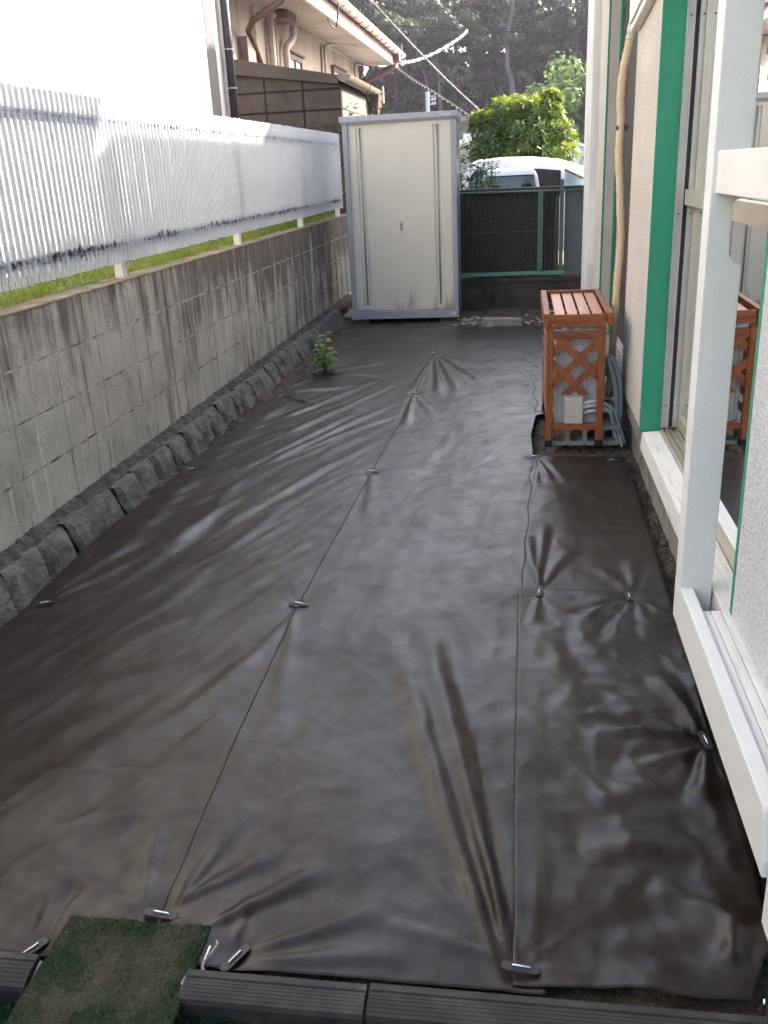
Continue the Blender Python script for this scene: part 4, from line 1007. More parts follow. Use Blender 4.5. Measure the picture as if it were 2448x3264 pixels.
# lattice
def clip_band(p, q, w, x0, x1, z0, z1):
    d = Vector((q[0]-p[0], q[1]-p[1])).normalized(); nrm = Vector((-d.y, d.x))*(w/2)
    poly = [Vector(p)-d*2+nrm, Vector(p)-d*2-nrm, Vector(q)+d*2-nrm, Vector(q)+d*2+nrm]
    def cut(poly, f):
        out = []
        for i in range(len(poly)):
            a, b_ = poly[i], poly[(i+1) % len(poly)]; fa, fb = f(a), f(b_)
            if fa >= 0: out.append(a)
            if (fa >= 0) != (fb >= 0): out.append(a + (b_-a)*(fa/(fa-fb)))
        return out
    for f in (lambda v: v.x-x0, lambda v: x1-v.x, lambda v: v.y-z0, lambda v: z1-v.y): 
        if poly: poly = cut(poly, f)
    return [(v.x, v.y) for v in poly]
lx0, lx1, lz0, lz1 = AX0+.0425, AX1-.0555, .325, .6545
cx_, cz_ = (lx0+lx1)/2, .50
for (xo, zo) in ((0,.058),(-.02,.252),(0,-.12)):
    po = clip_band((cx_-.1, cz_+zo+.1), (cx_+.1, cz_+zo-.1), .040, lx0, lx1, lz0+.0, lz1)
    if len(po) > 2: part('lattice_slat', MAT['wood_z'], t, lambda mb: mb.prism(po, 'y', AY0+.006, AY0+.0155), bevel=.0015)
for (xo, zo) in ((0,.012),(0,.20),(0,-.118)):
    po = clip_band((cx_-.1, cz_+zo-.1), (cx_+.1, cz_+zo+.1), .040, lx0, lx1, lz0+.0, lz1)
    if len(po) > 2: part('lattice_slat', MAT['wood_z'], t, lambda mb: mb.prism(po, 'y', AY0+.0165, AY0+.026), bevel=.0015)

# ------------------------------------------------------------------ air-conditioner outdoor unit inside the cover
UX0, UX1, UY0, UY1 = .200, .478, 5.335, 6.08
t = empty('outdoor_unit', (.34, 5.7, .13), 'grey-beige air conditioner outdoor unit inside the wooden cover', 'air conditioner')
part('body', MAT['ac_grey'], t, lambda mb: mb.box(UX0,UX1,UY0,UY1,.135,.645), bevel=.008)
part('top_plate', MAT['ac_grey'], t, lambda mb: mb.box(UX0-.006,UX1+.006,UY0-.006,UY1+.006,.6455,.668), bevel=.008)
part('seam', MAT['dark_seal'], t, lambda mb: (mb.box(.222,.2235,UY0-.0012,UY0-.0002,.15,.635), mb.box(.248,.2492,UY0-.0012,UY0-.0002,.15,.635), mb.box(.392,.3935,UY0-.0012,UY0-.0002,.15,.64)))
part('handle_recess', MAT['dark_seal'], t, lambda mb: mb.box(.280,.362,UY0-.0014,UY0-.0003,.548,.558))
part('handle_hood', MAT['ac_grey'], t, lambda mb: mb.prism([(UY0-.0004,.600),(UY0-.014,.566),(UY0-.014,.560),(UY0-.0004,.560)], 'x', .276, .366), bevel=.002)
part('valve_cover', MAT['ac_beige'], t, lambda mb: mb.hexa([(.262,UY0-.062,.140),(.372,UY0-.062,.140),(.378,UY0-.0015,.140),(.256,UY0-.0015,.140)], [(.264,UY0-.058,.302),(.370,UY0-.058,.302),(.378,UY0-.0015,.345),(.256,UY0-.0015,.345)]), bevel=.010, smooth=False)
part('knob', MAT['dark_seal'], t, lambda mb: mb.tube([(.296,UY0-.010,.418),(.296,UY0-.0005,.418)], .007, 10), smooth=False)
part('heat_sheet', MAT['foil'], t, lambda mb: (mb.box(UX0-.02,UX1+.01,UY0-.03,UY1-.05,.672,.700), mb.box(UX0-.02,UX0+.05,UY0-.034,UY0-.0305,.655,.700)), bevel=.010)
part('fan_grille', MAT['ac_beige'], t, lambda mb: [mb.box(UX0-.008,UX0-.0005,UY0+.10,UY1-.12,.18+.03*k,.192+.03*k) for k in range(14)])
for zz, oy, zz2 in ((.262,0,.255),(.238,.004,.226),(.205,.006,.222)):
    part('pipe', MAT['hose_white'], t, lambda mb: mb.tube([(.374,UY0-.035+oy,zz),(.42,UY0-.037+oy,zz+.012),(.465,UY0-.030,zz+.010),(.505,UY0-.012,zz2-.006),(.535,UY0+.01,zz2-.03),(.545,UY0+.04,zz2-.09)], .0125, 8), smooth=True)
# hollow blocks under the unit
def holes(x0, x1, y0, y1, z0, z1, n, mb):
    # a block lying on its side: a frame with n rounded openings seen from the camera
    pitch = (x1-x0)/n; m = 12
    outer = []; 
    for k in range(n):
        a, b_ = x0+pitch*k, x0+pitch*(k+1); cx0, cz0 = (a+b_)/2, (z0+z1)/2; hw, hh = pitch*.37, (z1-z0)*.30
        ring_o, ring_i = [], []
        for j in range(4*m):
            th = 2*math.pi*(j+.5)/(4*m); cx, sx = math.cos(th), math.sin(th)
            s_ = max(abs(cx), abs(sx)); ring_o.append((cx0 + cx/s_*pitch/2, cz0 + sx/s_*(z1-z0)/2))
            e = (abs(cx)**4+abs(sx)**4)**.25; ring_i.append((cx0 + cx/e*hw, cz0 + sx/e*hh))
        N = 4*m
        vs = [(p[0],y0,p[1]) for p in ring_o] + [(p[0],y0,p[1]) for p in ring_i] + [(p[0],y1,p[1]) for p in ring_i] + [(p[0],y1,p[1]) for p in ring_o]
        fs = []
        for j in range(N):
            j2 = (j+1) % N
            fs += [(j,j2,N+j2,N+j), (N+j,N+j2,2*N+j2,2*N+j), (2*N+j,2*N+j2,3*N+j2,3*N+j), (3*N+j,3*N+j2,j2,j)]
        mb.add(vs, fs)
for y0, lab in ((5.262,'hollow concrete block under the near end of the air conditioner'),(5.90,'hollow concrete block under the far end of the air conditioner')):
    mb = MB(); holes(.185, .585, y0+.025, y0+.125, .010, .128, 4, mb)
    tag(mb.build('concrete_block', MAT['concrete'], bevel=.0), lab, 'block', 'hollow blocks under the air conditioner')
# hoses beside the unit
t = empty('hose_coil', (.56, 5.5, .0), 'coiled grey insulated hoses hanging between the air conditioner and the wall', 'hoses')
def loop(x, y, zt, zb, lean, r, wid):
    pts = []
    for k in range(25):
        a = math.pi*(k/24); pts.append((x + wid*math.sin(a)*.9 + lean*(k/24), y - .05*math.sin(a), zt + (zb-zt)*(k/24)))
    return pts
def arc(pts, n=28):
    # smooth Catmull-Rom through control points
    P = [Vector(p) for p in pts]; P = [P[0]*2-P[1]] + P + [P[-1]*2-P[-2]]; out = []
    segs = len(P)-3
    for s_ in range(segs):
        p0,p1,p2,p3 = P[s_:s_+4]; m = max(3, n//segs)
        for k in range(m):
            u = k/m; out.append(.5*((2*p1)+(p2-p0)*u+(2*p0-5*p1+4*p2-p3)*u*u+(3*p1-p0-3*p2+p3)*u**3))
    out.append(P[-2]); return out
part('hose', MAT['hose_grey'], t, lambda mb: mb.tube(arc([(.505,5.45,.44),(.515,5.42,.505),(.540,5.40,.50),(.572,5.39,.42),(.590,5.385,.31),(.594,5.38,.20),(.590,5.38,.12)], 36), .0155, 10), smooth=True)
part('hose', MAT['hose_grey'], t, lambda mb: mb.tube(arc([(.500,5.43,.40),(.508,5.40,.495),(.524,5.38,.47),(.550,5.37,.38),(.568,5.362,.27),(.572,5.36,.17),(.570,5.35,.09)], 36), .0140, 10), smooth=True)
part('hose', MAT['hose_grey'], t, lambda mb: mb.tube(arc([(.528,5.36,.24),(.545,5.33,.15),(.560,5.31,.07),(.590,5.29,.03),(.612,5.29,.028)], 30), .0115, 8), smooth=True)
part('hose', MAT['hose_grey'], t, lambda mb: mb.tube(arc([(.545,5.36,.22),(.575,5.34,.16),(.600,5.30,.08),(.618,5.28,.02)], 30), .0085, 8), smooth=True)
part('hose', MAT['hose_grey'], t, lambda mb: mb.tube(arc([(.535,5.37,.22),(.562,5.33,.13),(.592,5.28,.05),(.60,5.25,.01)], 30), .0085, 8), smooth=True)
# tape-wrapped pipe climbing the wall to its plastic box
t = empty('wrapped_pipe', (.57, 5.75, .2), 'beige tape-wrapped pipe snaking up the wall from the air conditioner', 'pipe')
cp = [(.560,5.72,.20),(.570,5.74,.55),(.581,5.75,.90),(.590,5.75,1.15),(.575,5.75,1.42),(.560,5.755,1.62),(.563,5.755,1.80),(.556,5.755,1.93),(.566,5.75,2.08),(.588,5.74,2.20),(.600,5.72,2.30)]
pc = arc(cp, 110)
rr = [.0225 + .0012*math.sin(i*1.15) + (.0010 if i % 3 == 0 else 0) for i in range(len(pc))]
part('tape_wrap', MAT['tape'], t, lambda mb: mb.tube(pc, rr, 14), smooth=True)
def rings(mb):
    for i in range(4, len(pc)-3, 3):
        a, b_ = pc[i], pc[i+1]; d = (b_-a).normalized()
        tl = Vector((.3*math.sin(i*2.1), 0, .14)); 
        u = d.cross(Vector((0,1,0))).normalized(); v_ = d.cross(u); base = []
        for k in range(15):
            th = math.pi*.15*math.sin(i) + math.pi*1.35*k/14 + math.pi
            base.append(a + (u*math.cos(th)+v_*math.sin(th))*.0238 + d*.009*(k/14-.5)*(1 if i % 2 else .5))
        mb.tube(base, .0009, 4)
part('tape_edge', M('tape_edge', (.36,.28,.17), .8), t, rings)
part('putty_joint', MAT['putty'], t, lambda mb: mb.tube(arc([(.590,5.738,2.215),(.598,5.72,2.28),(.612,5.70,2.36),(.618,5.66,2.46)], 14), [.023+.003*math.sin(k*2.3) for k in range(13)], 12) , smooth=True)
part('clip', MAT['black'], t, lambda mb: (mb.box(.538,.548,5.735,5.765,1.755,1.778), mb.box(.583,.600,5.725,5.76,1.755,1.778), mb.tube([(.60,5.73,1.767),(.625,5.66,1.767)], .002, 6)))
t = empty('pipe_box', (.60, 5.3, 2.2), 'white plastic pipe entry box fixed high on the stucco wall', 'box')
part('body', MAT['white_paint'], t, lambda mb: mb.prism([(4.80,2.62),(4.80,2.30),(5.46,2.245),(5.58,2.235),(5.58,2.62)], 'x', .575, .6205), bevel=.006)
part('lid', MAT['white_paint'], t, lambda mb: mb.prism([(4.86,2.60),(4.86,2.335),(5.44,2.275),(5.55,2.270),(5.55,2.60)], 'x', .563, .5745), bevel=.004)
# ------------------------------------------------------------------ white house beyond the slat fence
t = empty('white_house', (-3.2, 6, 1.045), 'sun-bleached white house wall rising behind the slat fence', 'house')
part('wall', MAT['wall_cream'], t, lambda mb: mb.box(-9, -3.2, -2, 9.955, 1.0, 5.2))
part('wall', MAT['wall_cream'], t, lambda mb: mb.box(-9, -3.2, 10.255, 10.46, 1.0, 5.2))
part('corner_board', MAT['wall_grey_strip'], t, lambda mb: mb.prism([(9.96,1.0),(10.25,1.0),(10.25,5.2),(9.96,5.2)], 'x', -3.4, -3.195))  # narrow dark grey strip near the far end of the wall
part('roof', MAT['roof_tile'], t, lambda mb: mb.prism([(-9.4,5.2),(-2.9,5.2),(-6.1,7.0)], 'y', -2.4, 10.6))
part('window', MAT['alu'], t, lambda mb: (mb.box(-3.199,-3.17,3.2,4.6,1.75,2.95)))
dp = part('downpipe', MAT['dark_pvc'], t, lambda mb: mb.tube([(-3.13,10.50,1.0),(-3.13,10.50,5.0)], .047, 14), smooth=True)
part('bracket', MAT['alu'], dp, lambda mb: [mb.tube([(-3.13,10.50,z-.006),(-3.13,10.50,z+.006)], .051, 14) for z in (1.6,2.52,2.9,3.5,4.4)])
part('beige_pipe', MAT['pipe_beige'], t, lambda mb: mb.tube([(-3.17,10.43,1.0),(-3.17,10.43,5.0)], .014, 8), smooth=True)

# ------------------------------------------------------------------ low block outbuilding with lean-to roof
t = empty('block_outbuilding', (-3.1, 13, 1), 'low brown block outbuilding with a sloping roof and a half-round gutter', 'outbuilding')
YB0 = 13.0; XL2, XR2 = -3.96, -2.385
def ztop(x): return 2.905 + (x-(-3.9))*(2.705-2.905)/(-2.43+3.9)
part('wall', MAT['panel_joint'], t, lambda mb: (mb.prism([(XL2,1.0),(XR2-.006,1.0),(XR2-.006,ztop(XR2)+.02),(XL2,ztop(XL2)+.02)], 'y', YB0+.014, 16.0)))
def panels(mb):
    vx = [-3.96,-3.43,-2.906,XR2]; hz = [1.0,1.30,1.70,2.105,2.402,2.655,2.93]
    for i in range(3):
        a, b_ = vx[i]+.013, vx[i+1]-(.013 if i < 2 else 0)
        for j in range(len(hz)-1):
            z0, z1 = hz[j]+.013, hz[j+1]-.013
            ta, tb = ztop(a)-.004, ztop(b_)-.004
            if z0 > tb-.02:
                continue
            mb.prism([(a,z0),(b_,z0),(b_,min(z1,tb)),(a,min(z1,ta))], 'y', YB0, YB0+.10)
part('block', MAT['panel_block'], t, panels, bevel=.004)
def sidep(mb):
    for j,(z0,z1) in enumerate(((1.0,1.30),(1.30,1.70),(1.70,2.105),(2.105,2.402),(2.402,2.66))):
        for k in range(5):
            y0 = YB0+.102 + .58*k; mb.box(XR2-.10, XR2, y0, y0+.565, z0+.008, z1-.008)
part('side_block', M('side_block', (.17,.155,.135), .92, (.13,.118,.103), 3, grain=(90,.2), bmp=(50,.4,.006)), t, sidep, bevel=.004)
part('barge_board', MAT['barge'], t, lambda mb: mb.prism([(-4.0,2.918),(-2.40,2.700),(-2.395,2.812),(-4.0,3.122)], 'y', YB0-.07, YB0-.002), bevel=.006)
part('roof', MAT['barge'], t, lambda mb: mb.prism([(-3.9,3.06),(-2.33,2.765),(-2.33,2.80),(-3.9,3.10)], 'y', YB0-.001, 16.1))
def gutter(mb, x, y0, y1, z0, z1, r, n=12):
    vs = []; 
    for (y,z) in ((y0,z0),(y1,z1)):
        for k in range(n+1):
            a = math.pi + math.pi*k/n; vs.append((x + r*math.cos(a), y, z + r*1.05*math.sin(a)))
        for k in range(n+1):
            a = 2*math.pi - math.pi*k/n; vs.append((x + (r-.006)*math.cos(a), y, z + (r-.006)*1.05*math.sin(a)))
    m = 2*(n+1)
    mb.add(vs, [(k,(k+1)%m,m+(k+1)%m,m+k) for k in range(m)] + [tuple(range(n+1))[::-1]])
gt = part('gutter', MAT['gutter_olive'], t, lambda mb: gutter(mb, -2.305, 12.82, 15.75, 2.80, 2.795, .085), auto=40)
part('gutter_joint', MAT['gutter_olive'], gt, lambda mb: gutter(mb, -2.305, 14.55, 14.75, 2.797, 2.796, .092), auto=40)
part('gutter_outlet', MAT['brown_pvc'], gt, lambda mb: (mb.hexa([(-2.35,15.35,2.45),(-2.25,15.35,2.45),(-2.25,15.6,2.45),(-2.35,15.6,2.45)], [(-2.41,15.2,2.72),(-2.20,15.2,2.72),(-2.20,15.75,2.72),(-2.41,15.75,2.72)]), mb.tube([(-2.30,15.48,2.46),(-2.30,15.48,1.0)], .035, 10)))
part('gutter_hook', MAT['alu'], gt, lambda mb: mb.box(-2.215,-2.195,15.70,15.78,2.62,2.86))

# ------------------------------------------------------------------ old house with the deep eave
t = empty('old_house', (-3.9, 18, 1), 'weathered beige house with a deep eave, pipes and a long pale gutter', 'house')
HX = -3.9
part('wall', MAT['wall_old'], t, lambda mb: mb.box(-9, HX, 12.95, 23.75, .9, 4.045))
part('soffit', MAT['soffit'], t, lambda mb: mb.hexa([(HX-.3,12.4,4.05),(-3.03,12.4,3.955),(-3.03,24.25,3.99),(HX-.3,24.25,4.05)], [(HX-.3,12.4,4.085),(-3.03,12.4,3.995),(-3.03,24.25,4.03),(HX-.3,24.25,4.085)]))
part('soffit', MAT['soffit'], t, lambda mb: mb.hexa([(-9,23.3,4.048),(HX-.31,23.3,4.048),(HX-.31,24.6,4.048),(-9,24.6,4.048)], [(-9,23.3,4.085),(HX-.31,23.3,4.085),(HX-.31,24.6,4.085),(-9,24.6,4.085)]))
part('fascia', MAT['fascia'], t, lambda mb: mb.hexa([(-3.03,12.3,3.90),(-3.0,12.3,3.90),(-3.0,24.3,3.97),(-3.03,24.3,3.97)], [(-3.03,12.3,4.12),(-3.0,12.3,4.12),(-3.0,24.3,4.19),(-3.03,24.3,4.19)]))
part('fascia_trim', MAT['pipe_beige'], t, lambda mb: mb.hexa([(-3.05,12.3,3.875),(-2.995,12.3,3.875),(-2.995,24.3,3.945),(-3.05,24.3,3.945)], [(-3.05,12.3,3.897),(-2.995,12.3,3.897),(-2.995,24.3,3.967),(-3.05,24.3,3.967)]))
part('roof', MAT['roof_tile'], t, lambda mb: mb.prism([(-2.93,4.23),(-2.93,4.27),(-7,5.9),(-9.4,5.9),(-9.4,5.7),(-7,5.7),(-3.1,4.19)], 'y', 12.2, 24.5))
gt = part('gutter', MAT['gutter_white'], t, lambda mb: gutter(mb, -2.92, 12.2, 24.55, 4.205, 4.245, .092), auto=40)
for y in np.arange(12.6,24.4,.62): part('gutter_hook', MAT['brown_pvc'], gt, lambda mb: mb.tube([(-3.0,y,4.12),(-2.99,y,4.10)]+[(-2.92+.098*math.cos(a),y,4.225+.104*math.sin(a)) for a in (R(200),R(235),R(270),R(305),R(340),R(365))], .008, 6))
part('downpipe', MAT['brown_pvc'], t, lambda mb: mb.tube([(-2.97,23.55,4.16),(-3.0,23.55,3.98),(-3.08,23.6,3.86),(-3.70,23.85,3.66),(-3.78,23.88,3.55),(-3.80,23.88,1.0)], .062, 10), smooth=True)
part('gutter_outlet', MAT['brown_pvc'], gt, lambda mb: (mb.box(-3.01,-2.86,23.35,23.75,4.0,4.165), mb.box(-2.90,-2.85,23.9,24.0,4.15,4.42)))
part('downpipe', MAT['brown_pvc'], t, lambda mb: mb.tube([(-3.10,13.3,4.0),(-3.16,13.3,3.78),(-3.62,13.45,3.60),(-3.74,13.6,3.50),(-3.80,14.6,3.0),(-3.80,14.8,2.6)], .046, 10), smooth=True)
for y, r, c in ((14.35,.028,'pipe_beige'),(15.15,.058,'pipe_beige'),(15.58,.025,'pipe_beige')):
    part('pipe', MAT[c], t, lambda mb: mb.tube([(HX+r+.02,y,2.6),(HX+r+.02,y,3.92)], r, 10), smooth=True)
part('vent_pipe', MAT['pipe_beige'], t, lambda mb: mb.tube([(HX+.10,15.98,2.6),(HX+.10,15.98,3.50),(HX+.10,16.02,3.56),(HX+.16,16.24,3.68),(HX+.17,16.30,3.75),(HX+.17,16.30,3.98)], .058, 12), smooth=True)
part('vent_band', MAT['pipe_beige'], t, lambda mb: (mb.tube([(HX+.17,16.30,3.80),(HX+.17,16.30,3.86)], .065, 12), mb.tube([(HX+.17,16.30,3.93),(HX+.17,16.30,3.96)], .065, 12), mb.tube([(HX+.10,15.98,3.40),(HX+.10,15.98,3.47)], .065, 12)), auto=40)
part('vent_arm', MAT['pipe_beige'], t, lambda mb: mb.tube([(HX+.06,15.2,3.93),(HX+.17,16.3,3.95)], .05, 10), smooth=True)
part('meter_box', MAT['brown_pvc'], t, lambda mb: mb.box(HX,HX+.14,13.55,13.95,2.85,3.43), bevel=.01)
part('hood', MAT['brown_pvc'], t, lambda mb: mb.box(HX,HX+.30,15.4,16.0,3.88,4.0), bevel=.01)
for y0, y1, z0, z1 in ((16.35,17.35,2.7,3.52),(20.25,21.65,2.9,3.66)):
    w = part('window', MAT['brown_pvc'], t, lambda mb: (mb.box(HX,HX+.06,y0,y0+.07,z0,z1), mb.box(HX,HX+.06,y1-.07,y1,z0,z1), mb.box(HX,HX+.06,y0+.07,y1-.07,z1-.08,z1), mb.box(HX,HX+.05,(y0+y1)/2-.03,(y0+y1)/2+.03,z0,z1-.08)))
    part('pane', MAT['far_blue'], w, lambda mb: mb.box(HX,HX+.025,y0+.07,y1-.07,z0,z1-.08))
    part('hood', MAT['barge'], w, lambda mb: mb.box(HX,HX+.10,y0-.03,y1+.03,z1,z1+.03))
part('conduit', MAT['pipe_beige'], t, lambda mb: (mb.tube([(HX+.03,19.25,2.8),(HX+.03,19.25,3.93)], .030, 8), mb.tube(arc([(HX+.03,19.6,2.8),(HX+.03,19.6,3.82),(HX+.06,19.7,3.98),(HX+.30,19.85,4.01),(-3.3,20.0,3.985)], 30), .024, 8), mb.tube([(HX+.02,17.6,4.02),(HX+.02,23.2,4.0)], .02, 6)), smooth=True)
part('cable', MAT['brown_pvc'], t, lambda mb: (mb.tube(arc([(HX+.05,23.0,3.60),(HX+.04,22.9,3.88),(HX+.08,23.1,3.99),(-3.6,23.3,3.93),(-3.3,23.6,3.90),(-3.05,24.0,3.98)], 36), .016, 6), mb.tube(arc([(HX+.02,23.6,3.85),(HX+.3,23.9,3.97),(HX+.5,23.7,3.90),(HX+.15,23.95,3.72),(HX+.1,24.0,3.62),(HX+.35,24.0,3.70),(HX+.2,24.0,3.80)], 40), .012, 6), mb.tube(arc([(-3.05,15.7,3.95),(-3.03,15.9,3.82),(-2.98,16.1,3.80),(-2.92,16.0,3.95),(-2.9,16.0,4.15)], 26), .014, 6)), smooth=True)
# ------------------------------------------------------------------ plants
def rosette(mb, p, axis, L, n, rs, W=.28, droop=.15, spread=.9):
    axis = Vector(axis).normalized(); u = axis.cross(Vector((.31,.2,.93)))
    if u.length < .05: u = axis.cross(Vector((1,0,0)))
    u.normalize(); v = axis.cross(u)
    for k in range(n):
        a = 2*math.pi*k/n + rs.uniform(-.3,.3); s = spread*rs.uniform(.7,1.15)
        d = (axis*(1-s*.62) + (u*math.cos(a)+v*math.sin(a))*s).normalized()
        mb.leaf(p, d, axis, L*rs.uniform(.75,1.1), L*W, droop*rs.uniform(.5,1.5))

# round broad-leaved shrub, built as stacked lumps of leaf whorls
t = empty('rounded_shrub', (.05, 18.6, -.12), 'big rounded broad-leaved shrub with yellow-green sunlit tips behind the white vehicles', 'shrub')
rs = random.Random(21)
LUMPS = [(-.20,16.9,2.47,.36,.22),(.22,17.0,2.42,.40,.24),(.42,16.9,2.36,.24,.24),(-.50,17.0,2.22,.33,.26),(.0,16.75,2.14,.50,.24),(.45,16.8,2.10,.36,.26),(-.52,16.8,1.88,.34,.28),(.05,16.65,1.80,.52,.26),(.55,16.75,1.78,.36,.28),(.70,16.95,1.98,.20,.16),
         (-.45,16.9,1.55,.40,.28),(.15,16.75,1.46,.52,.26),(.60,16.9,1.44,.28,.26),(0,17.4,1.9,.75,.75),(.0,17.0,1.1,.6,.4),(-.72,16.9,2.30,.14,.16),(.50,17.0,2.62,.12,.12)]
LUMPS = [(x*1.09, y+1.6, 1.6+(z-1.6)*1.09, a*1.09, b*1.09) for (x,y,z,a,b) in LUMPS]
mb = MB(); my = MB()
for (x,y,z,rh,rv) in LUMPS:
    n = int(30 + 120*rh)
    for k in range(n):
        th = rs.uniform(0,2*math.pi); cz = rs.uniform(-.75,1.0); sz = math.sqrt(max(0,1-cz*cz)); f = rs.uniform(.80,1.05)
        d = Vector((sz*math.cos(th), sz*math.sin(th), cz))
        p = Vector((x+d.x*rh*f, y+d.y*rh*f, z+d.z*rv*f))
        rosette(my if ((d.z > .40 and z+d.z*rv > 2.42) or (x > .35 and d.x > .2 and d.z > .1)) else mb, p, d + Vector((0,0,.45)), rs.uniform(.12,.20), rs.randint(6,9), rs, .25, .25)  # top and right-hand whorls get the painted-in sunlit colour
    for k in range(int(n*1.3)):                                        # loose leaves inside
        p = Vector((x+rs.gauss(0,.45)*rh, y+rs.gauss(0,.45)*rh, z+rs.gauss(0,.45)*rv))
        mb.leaf(p, (rs.uniform(-1,1), rs.uniform(-1,1), rs.uniform(-1,.3)), (rs.uniform(-1,1),rs.uniform(-1,1),1), .12, .04, .3)
mb.build('foliage', MAT['bush_leaf'], t); my.build('sunlit_foliage', MAT['sunlit_leaf'], t)
part('trunk', MAT['bark'], t, lambda mb: [mb.tube([(.05,18.6,-.12),(.02+dx*.4,18.6,.6),(dx,18.55,1.2),(dx*1.5,18.55,zt)], [.07,.05,.035,.012], 7) for dx,zt in ((-.35,2.1),(0,2.2),(.38,2.0))])

def small_shrub(name, label, cat, loc, spread, h, n, L, m, seed, group=None, stems=5):
    t = empty(name, loc, label, cat, group); rs = random.Random(seed); mb = MB(); st = MB()
    for k in range(stems):
        dx, dy = rs.uniform(-1,1)*spread, rs.uniform(-1,1)*spread*.6; zt = h*rs.uniform(.75,1.05)
        pts = [Vector(loc), Vector(loc)+Vector((dx*.4,dy*.4,zt*.5)), Vector(loc)+Vector((dx,dy,zt))]
        st.tube(pts, [.012,.008,.003], 5)
        for j in range(n//stems):
            u = rs.uniform(.35,1.03); p = pts[0].lerp(pts[1], u*2) if u < .5 else pts[1].lerp(pts[2], (u-.5)*2)
            p = p + Vector((rs.gauss(0,.09*spread/.4), rs.gauss(0,.08*spread/.4), rs.gauss(0,.06)))
            mb.leaf(p, (rs.uniform(-1,1), rs.uniform(-1,1), rs.uniform(-.4,.7)), (rs.uniform(-.5,.5),rs.uniform(-.5,.5),1), L*rs.uniform(.6,1.1), L*.42, .2)
    mb.build('foliage', m, t); st.build('stem', MAT['bark'], t)
    return t
small_shrub('shrub', 'loose leafy shrub rising beside the right corner of the shed', 'shrub', (-.62,12.0,-.1), .26, 2.02, 1100, .085, MAT['shrub_leaf'], 3, stems=9)
small_shrub('shrub', 'thin branch of shrub with small leaves hanging over the roof of the small truck', 'shrub', (-.42,12.4,-.1), .20, 1.72, 360, .06, MAT['shrub_leaf'], 5, stems=7)
small_shrub('shrub', 'pale shrub tops showing above the left end of the shed roof', 'shrub', (-2.05,12.6,.0), .25, 2.40, 520, .09, MAT['shrub_leaf'], 6, stems=7)
small_shrub('shrub', 'low leafy sprigs peeping over the middle of the shed roof', 'shrub', (-1.55,12.8,.0), .32, 2.27, 300, .075, MAT['shrub_leaf'], 8, stems=6)
small_shrub('shrub', 'bright single sprig standing above the shed roof below the utility pole', 'shrub', (-1.27,12.8,.0), .10, 2.46, 140, .08, MAT['pale_leaf'], 9, stems=3)
small_shrub('shrub', 'small dark pointed shrub in front of the pale sunlit roof on the right', 'shrub', (1.45,25,-.1), .35, 1.95, 900, .10, MAT['shrub_leaf'], 10, stems=9)
# weed growing through the sheet
t = empty('weed_plant', (-1.645,7.46,.012), 'small bright green weed growing through a hole at the left edge of the sheets', 'plant')
rs = random.Random(4); mb = MB(); st = MB()
for (dx,dy,h) in ((.015,0,.34),(-.05,-.02,.16),(.065,.02,.20),(.02,-.04,.12),(-.03,.03,.24)):
    p0 = Vector((-1.645,7.46,.012)); p1 = p0+Vector((dx*.5,dy*.5,h*.55)); p2 = p0+Vector((dx,dy,h))
    st.tube([p0,p1,p2], [.005,.004,.002], 6)
    nl = int(4+h*30)
    for j in range(nl):
        u = .3+.72*j/nl; p = p0.lerp(p1,u*2) if u < .5 else p1.lerp(p2,(u-.5)*2)
        a = j*2.4+dx*30; d = Vector((math.cos(a), math.sin(a)*.8-.2, .35))
        L = .078*(1.15-.35*u)*rs.uniform(.8,1.15)
        # broad oval leaf made of two bent halves
        d.normalize(); side = d.cross(Vector((0,0,1))).normalized(); b0 = p + d*.012; n_ = 6
        rows = []
        for q in range(n_+1):
            v_ = q/n_; w = L*.36*math.sin(math.pi*min(1,v_*.96+.03))**.75; c = b0 + d*(L*v_) + Vector((0,0,-.45*L*v_*v_))
            rows += [c - side*w + Vector((0,0,w*.35)), c, c + side*w + Vector((0,0,w*.35))]
        mb.add(rows, [(3*q+e,3*q+e+1,3*q+e+4,3*q+e+3) for q in range(n_) for e in (0,1)])
mb.build('leaf', MAT['weed'], t, smooth=True); st.build('stem', MAT['stem'], t, smooth=True)
mb = MB()
for k in range(90):
    a = rs.uniform(0,6.28); r = .13*math.sqrt(rs.random()); clod(mb, -1.62+r*math.cos(a)*1.1, 7.42+r*math.sin(a)*.5, float(tarp_h(-1.62,7.42))+.006, rs.uniform(.006,.016))
tag(mb.build('weed_soil', MAT['soil']), 'dark soil heap at the foot of the weed', 'soil', kind='stuff')

# ------------------------------------------------------------------ trees: a few distinct ones, the rest of the wood as one mass
def crown_mb(mb, c, rx_, rz_, nc, per, size, rs, flat=.75):
    for k in range(nc):
        while True:
            d = Vector((rs.uniform(-1,1), rs.uniform(-1,1), rs.uniform(-1,1)))
            if .25 < d.length < 1: break
        cc = Vector(c) + Vector((d.x*rx_, d.y*rx_, d.z*rz_)); r = rs.uniform(.20,.36)*rx_
        for j in range(per):
            e = Vector((rs.gauss(0,1), rs.gauss(0,1), rs.gauss(0,.8))).normalized()*r*rs.uniform(.55,1.05); e.z *= flat
            n_ = (e.normalized() + Vector((rs.uniform(-.7,.7),rs.uniform(-.7,.7),rs.uniform(-.2,.9)))).normalized()
            a = n_.cross(Vector((rs.uniform(-1,1),rs.uniform(-1,1),rs.uniform(-1,1))))
            if a.length < .1: continue
            a.normalize(); b_ = n_.cross(a); s = size*rs.uniform(.6,1.25)
            p = cc + e
            mb.add([p-a*s, p+b_*s*.55, p+a*s, p-b_*s*.55], [(0,1,2,3)])
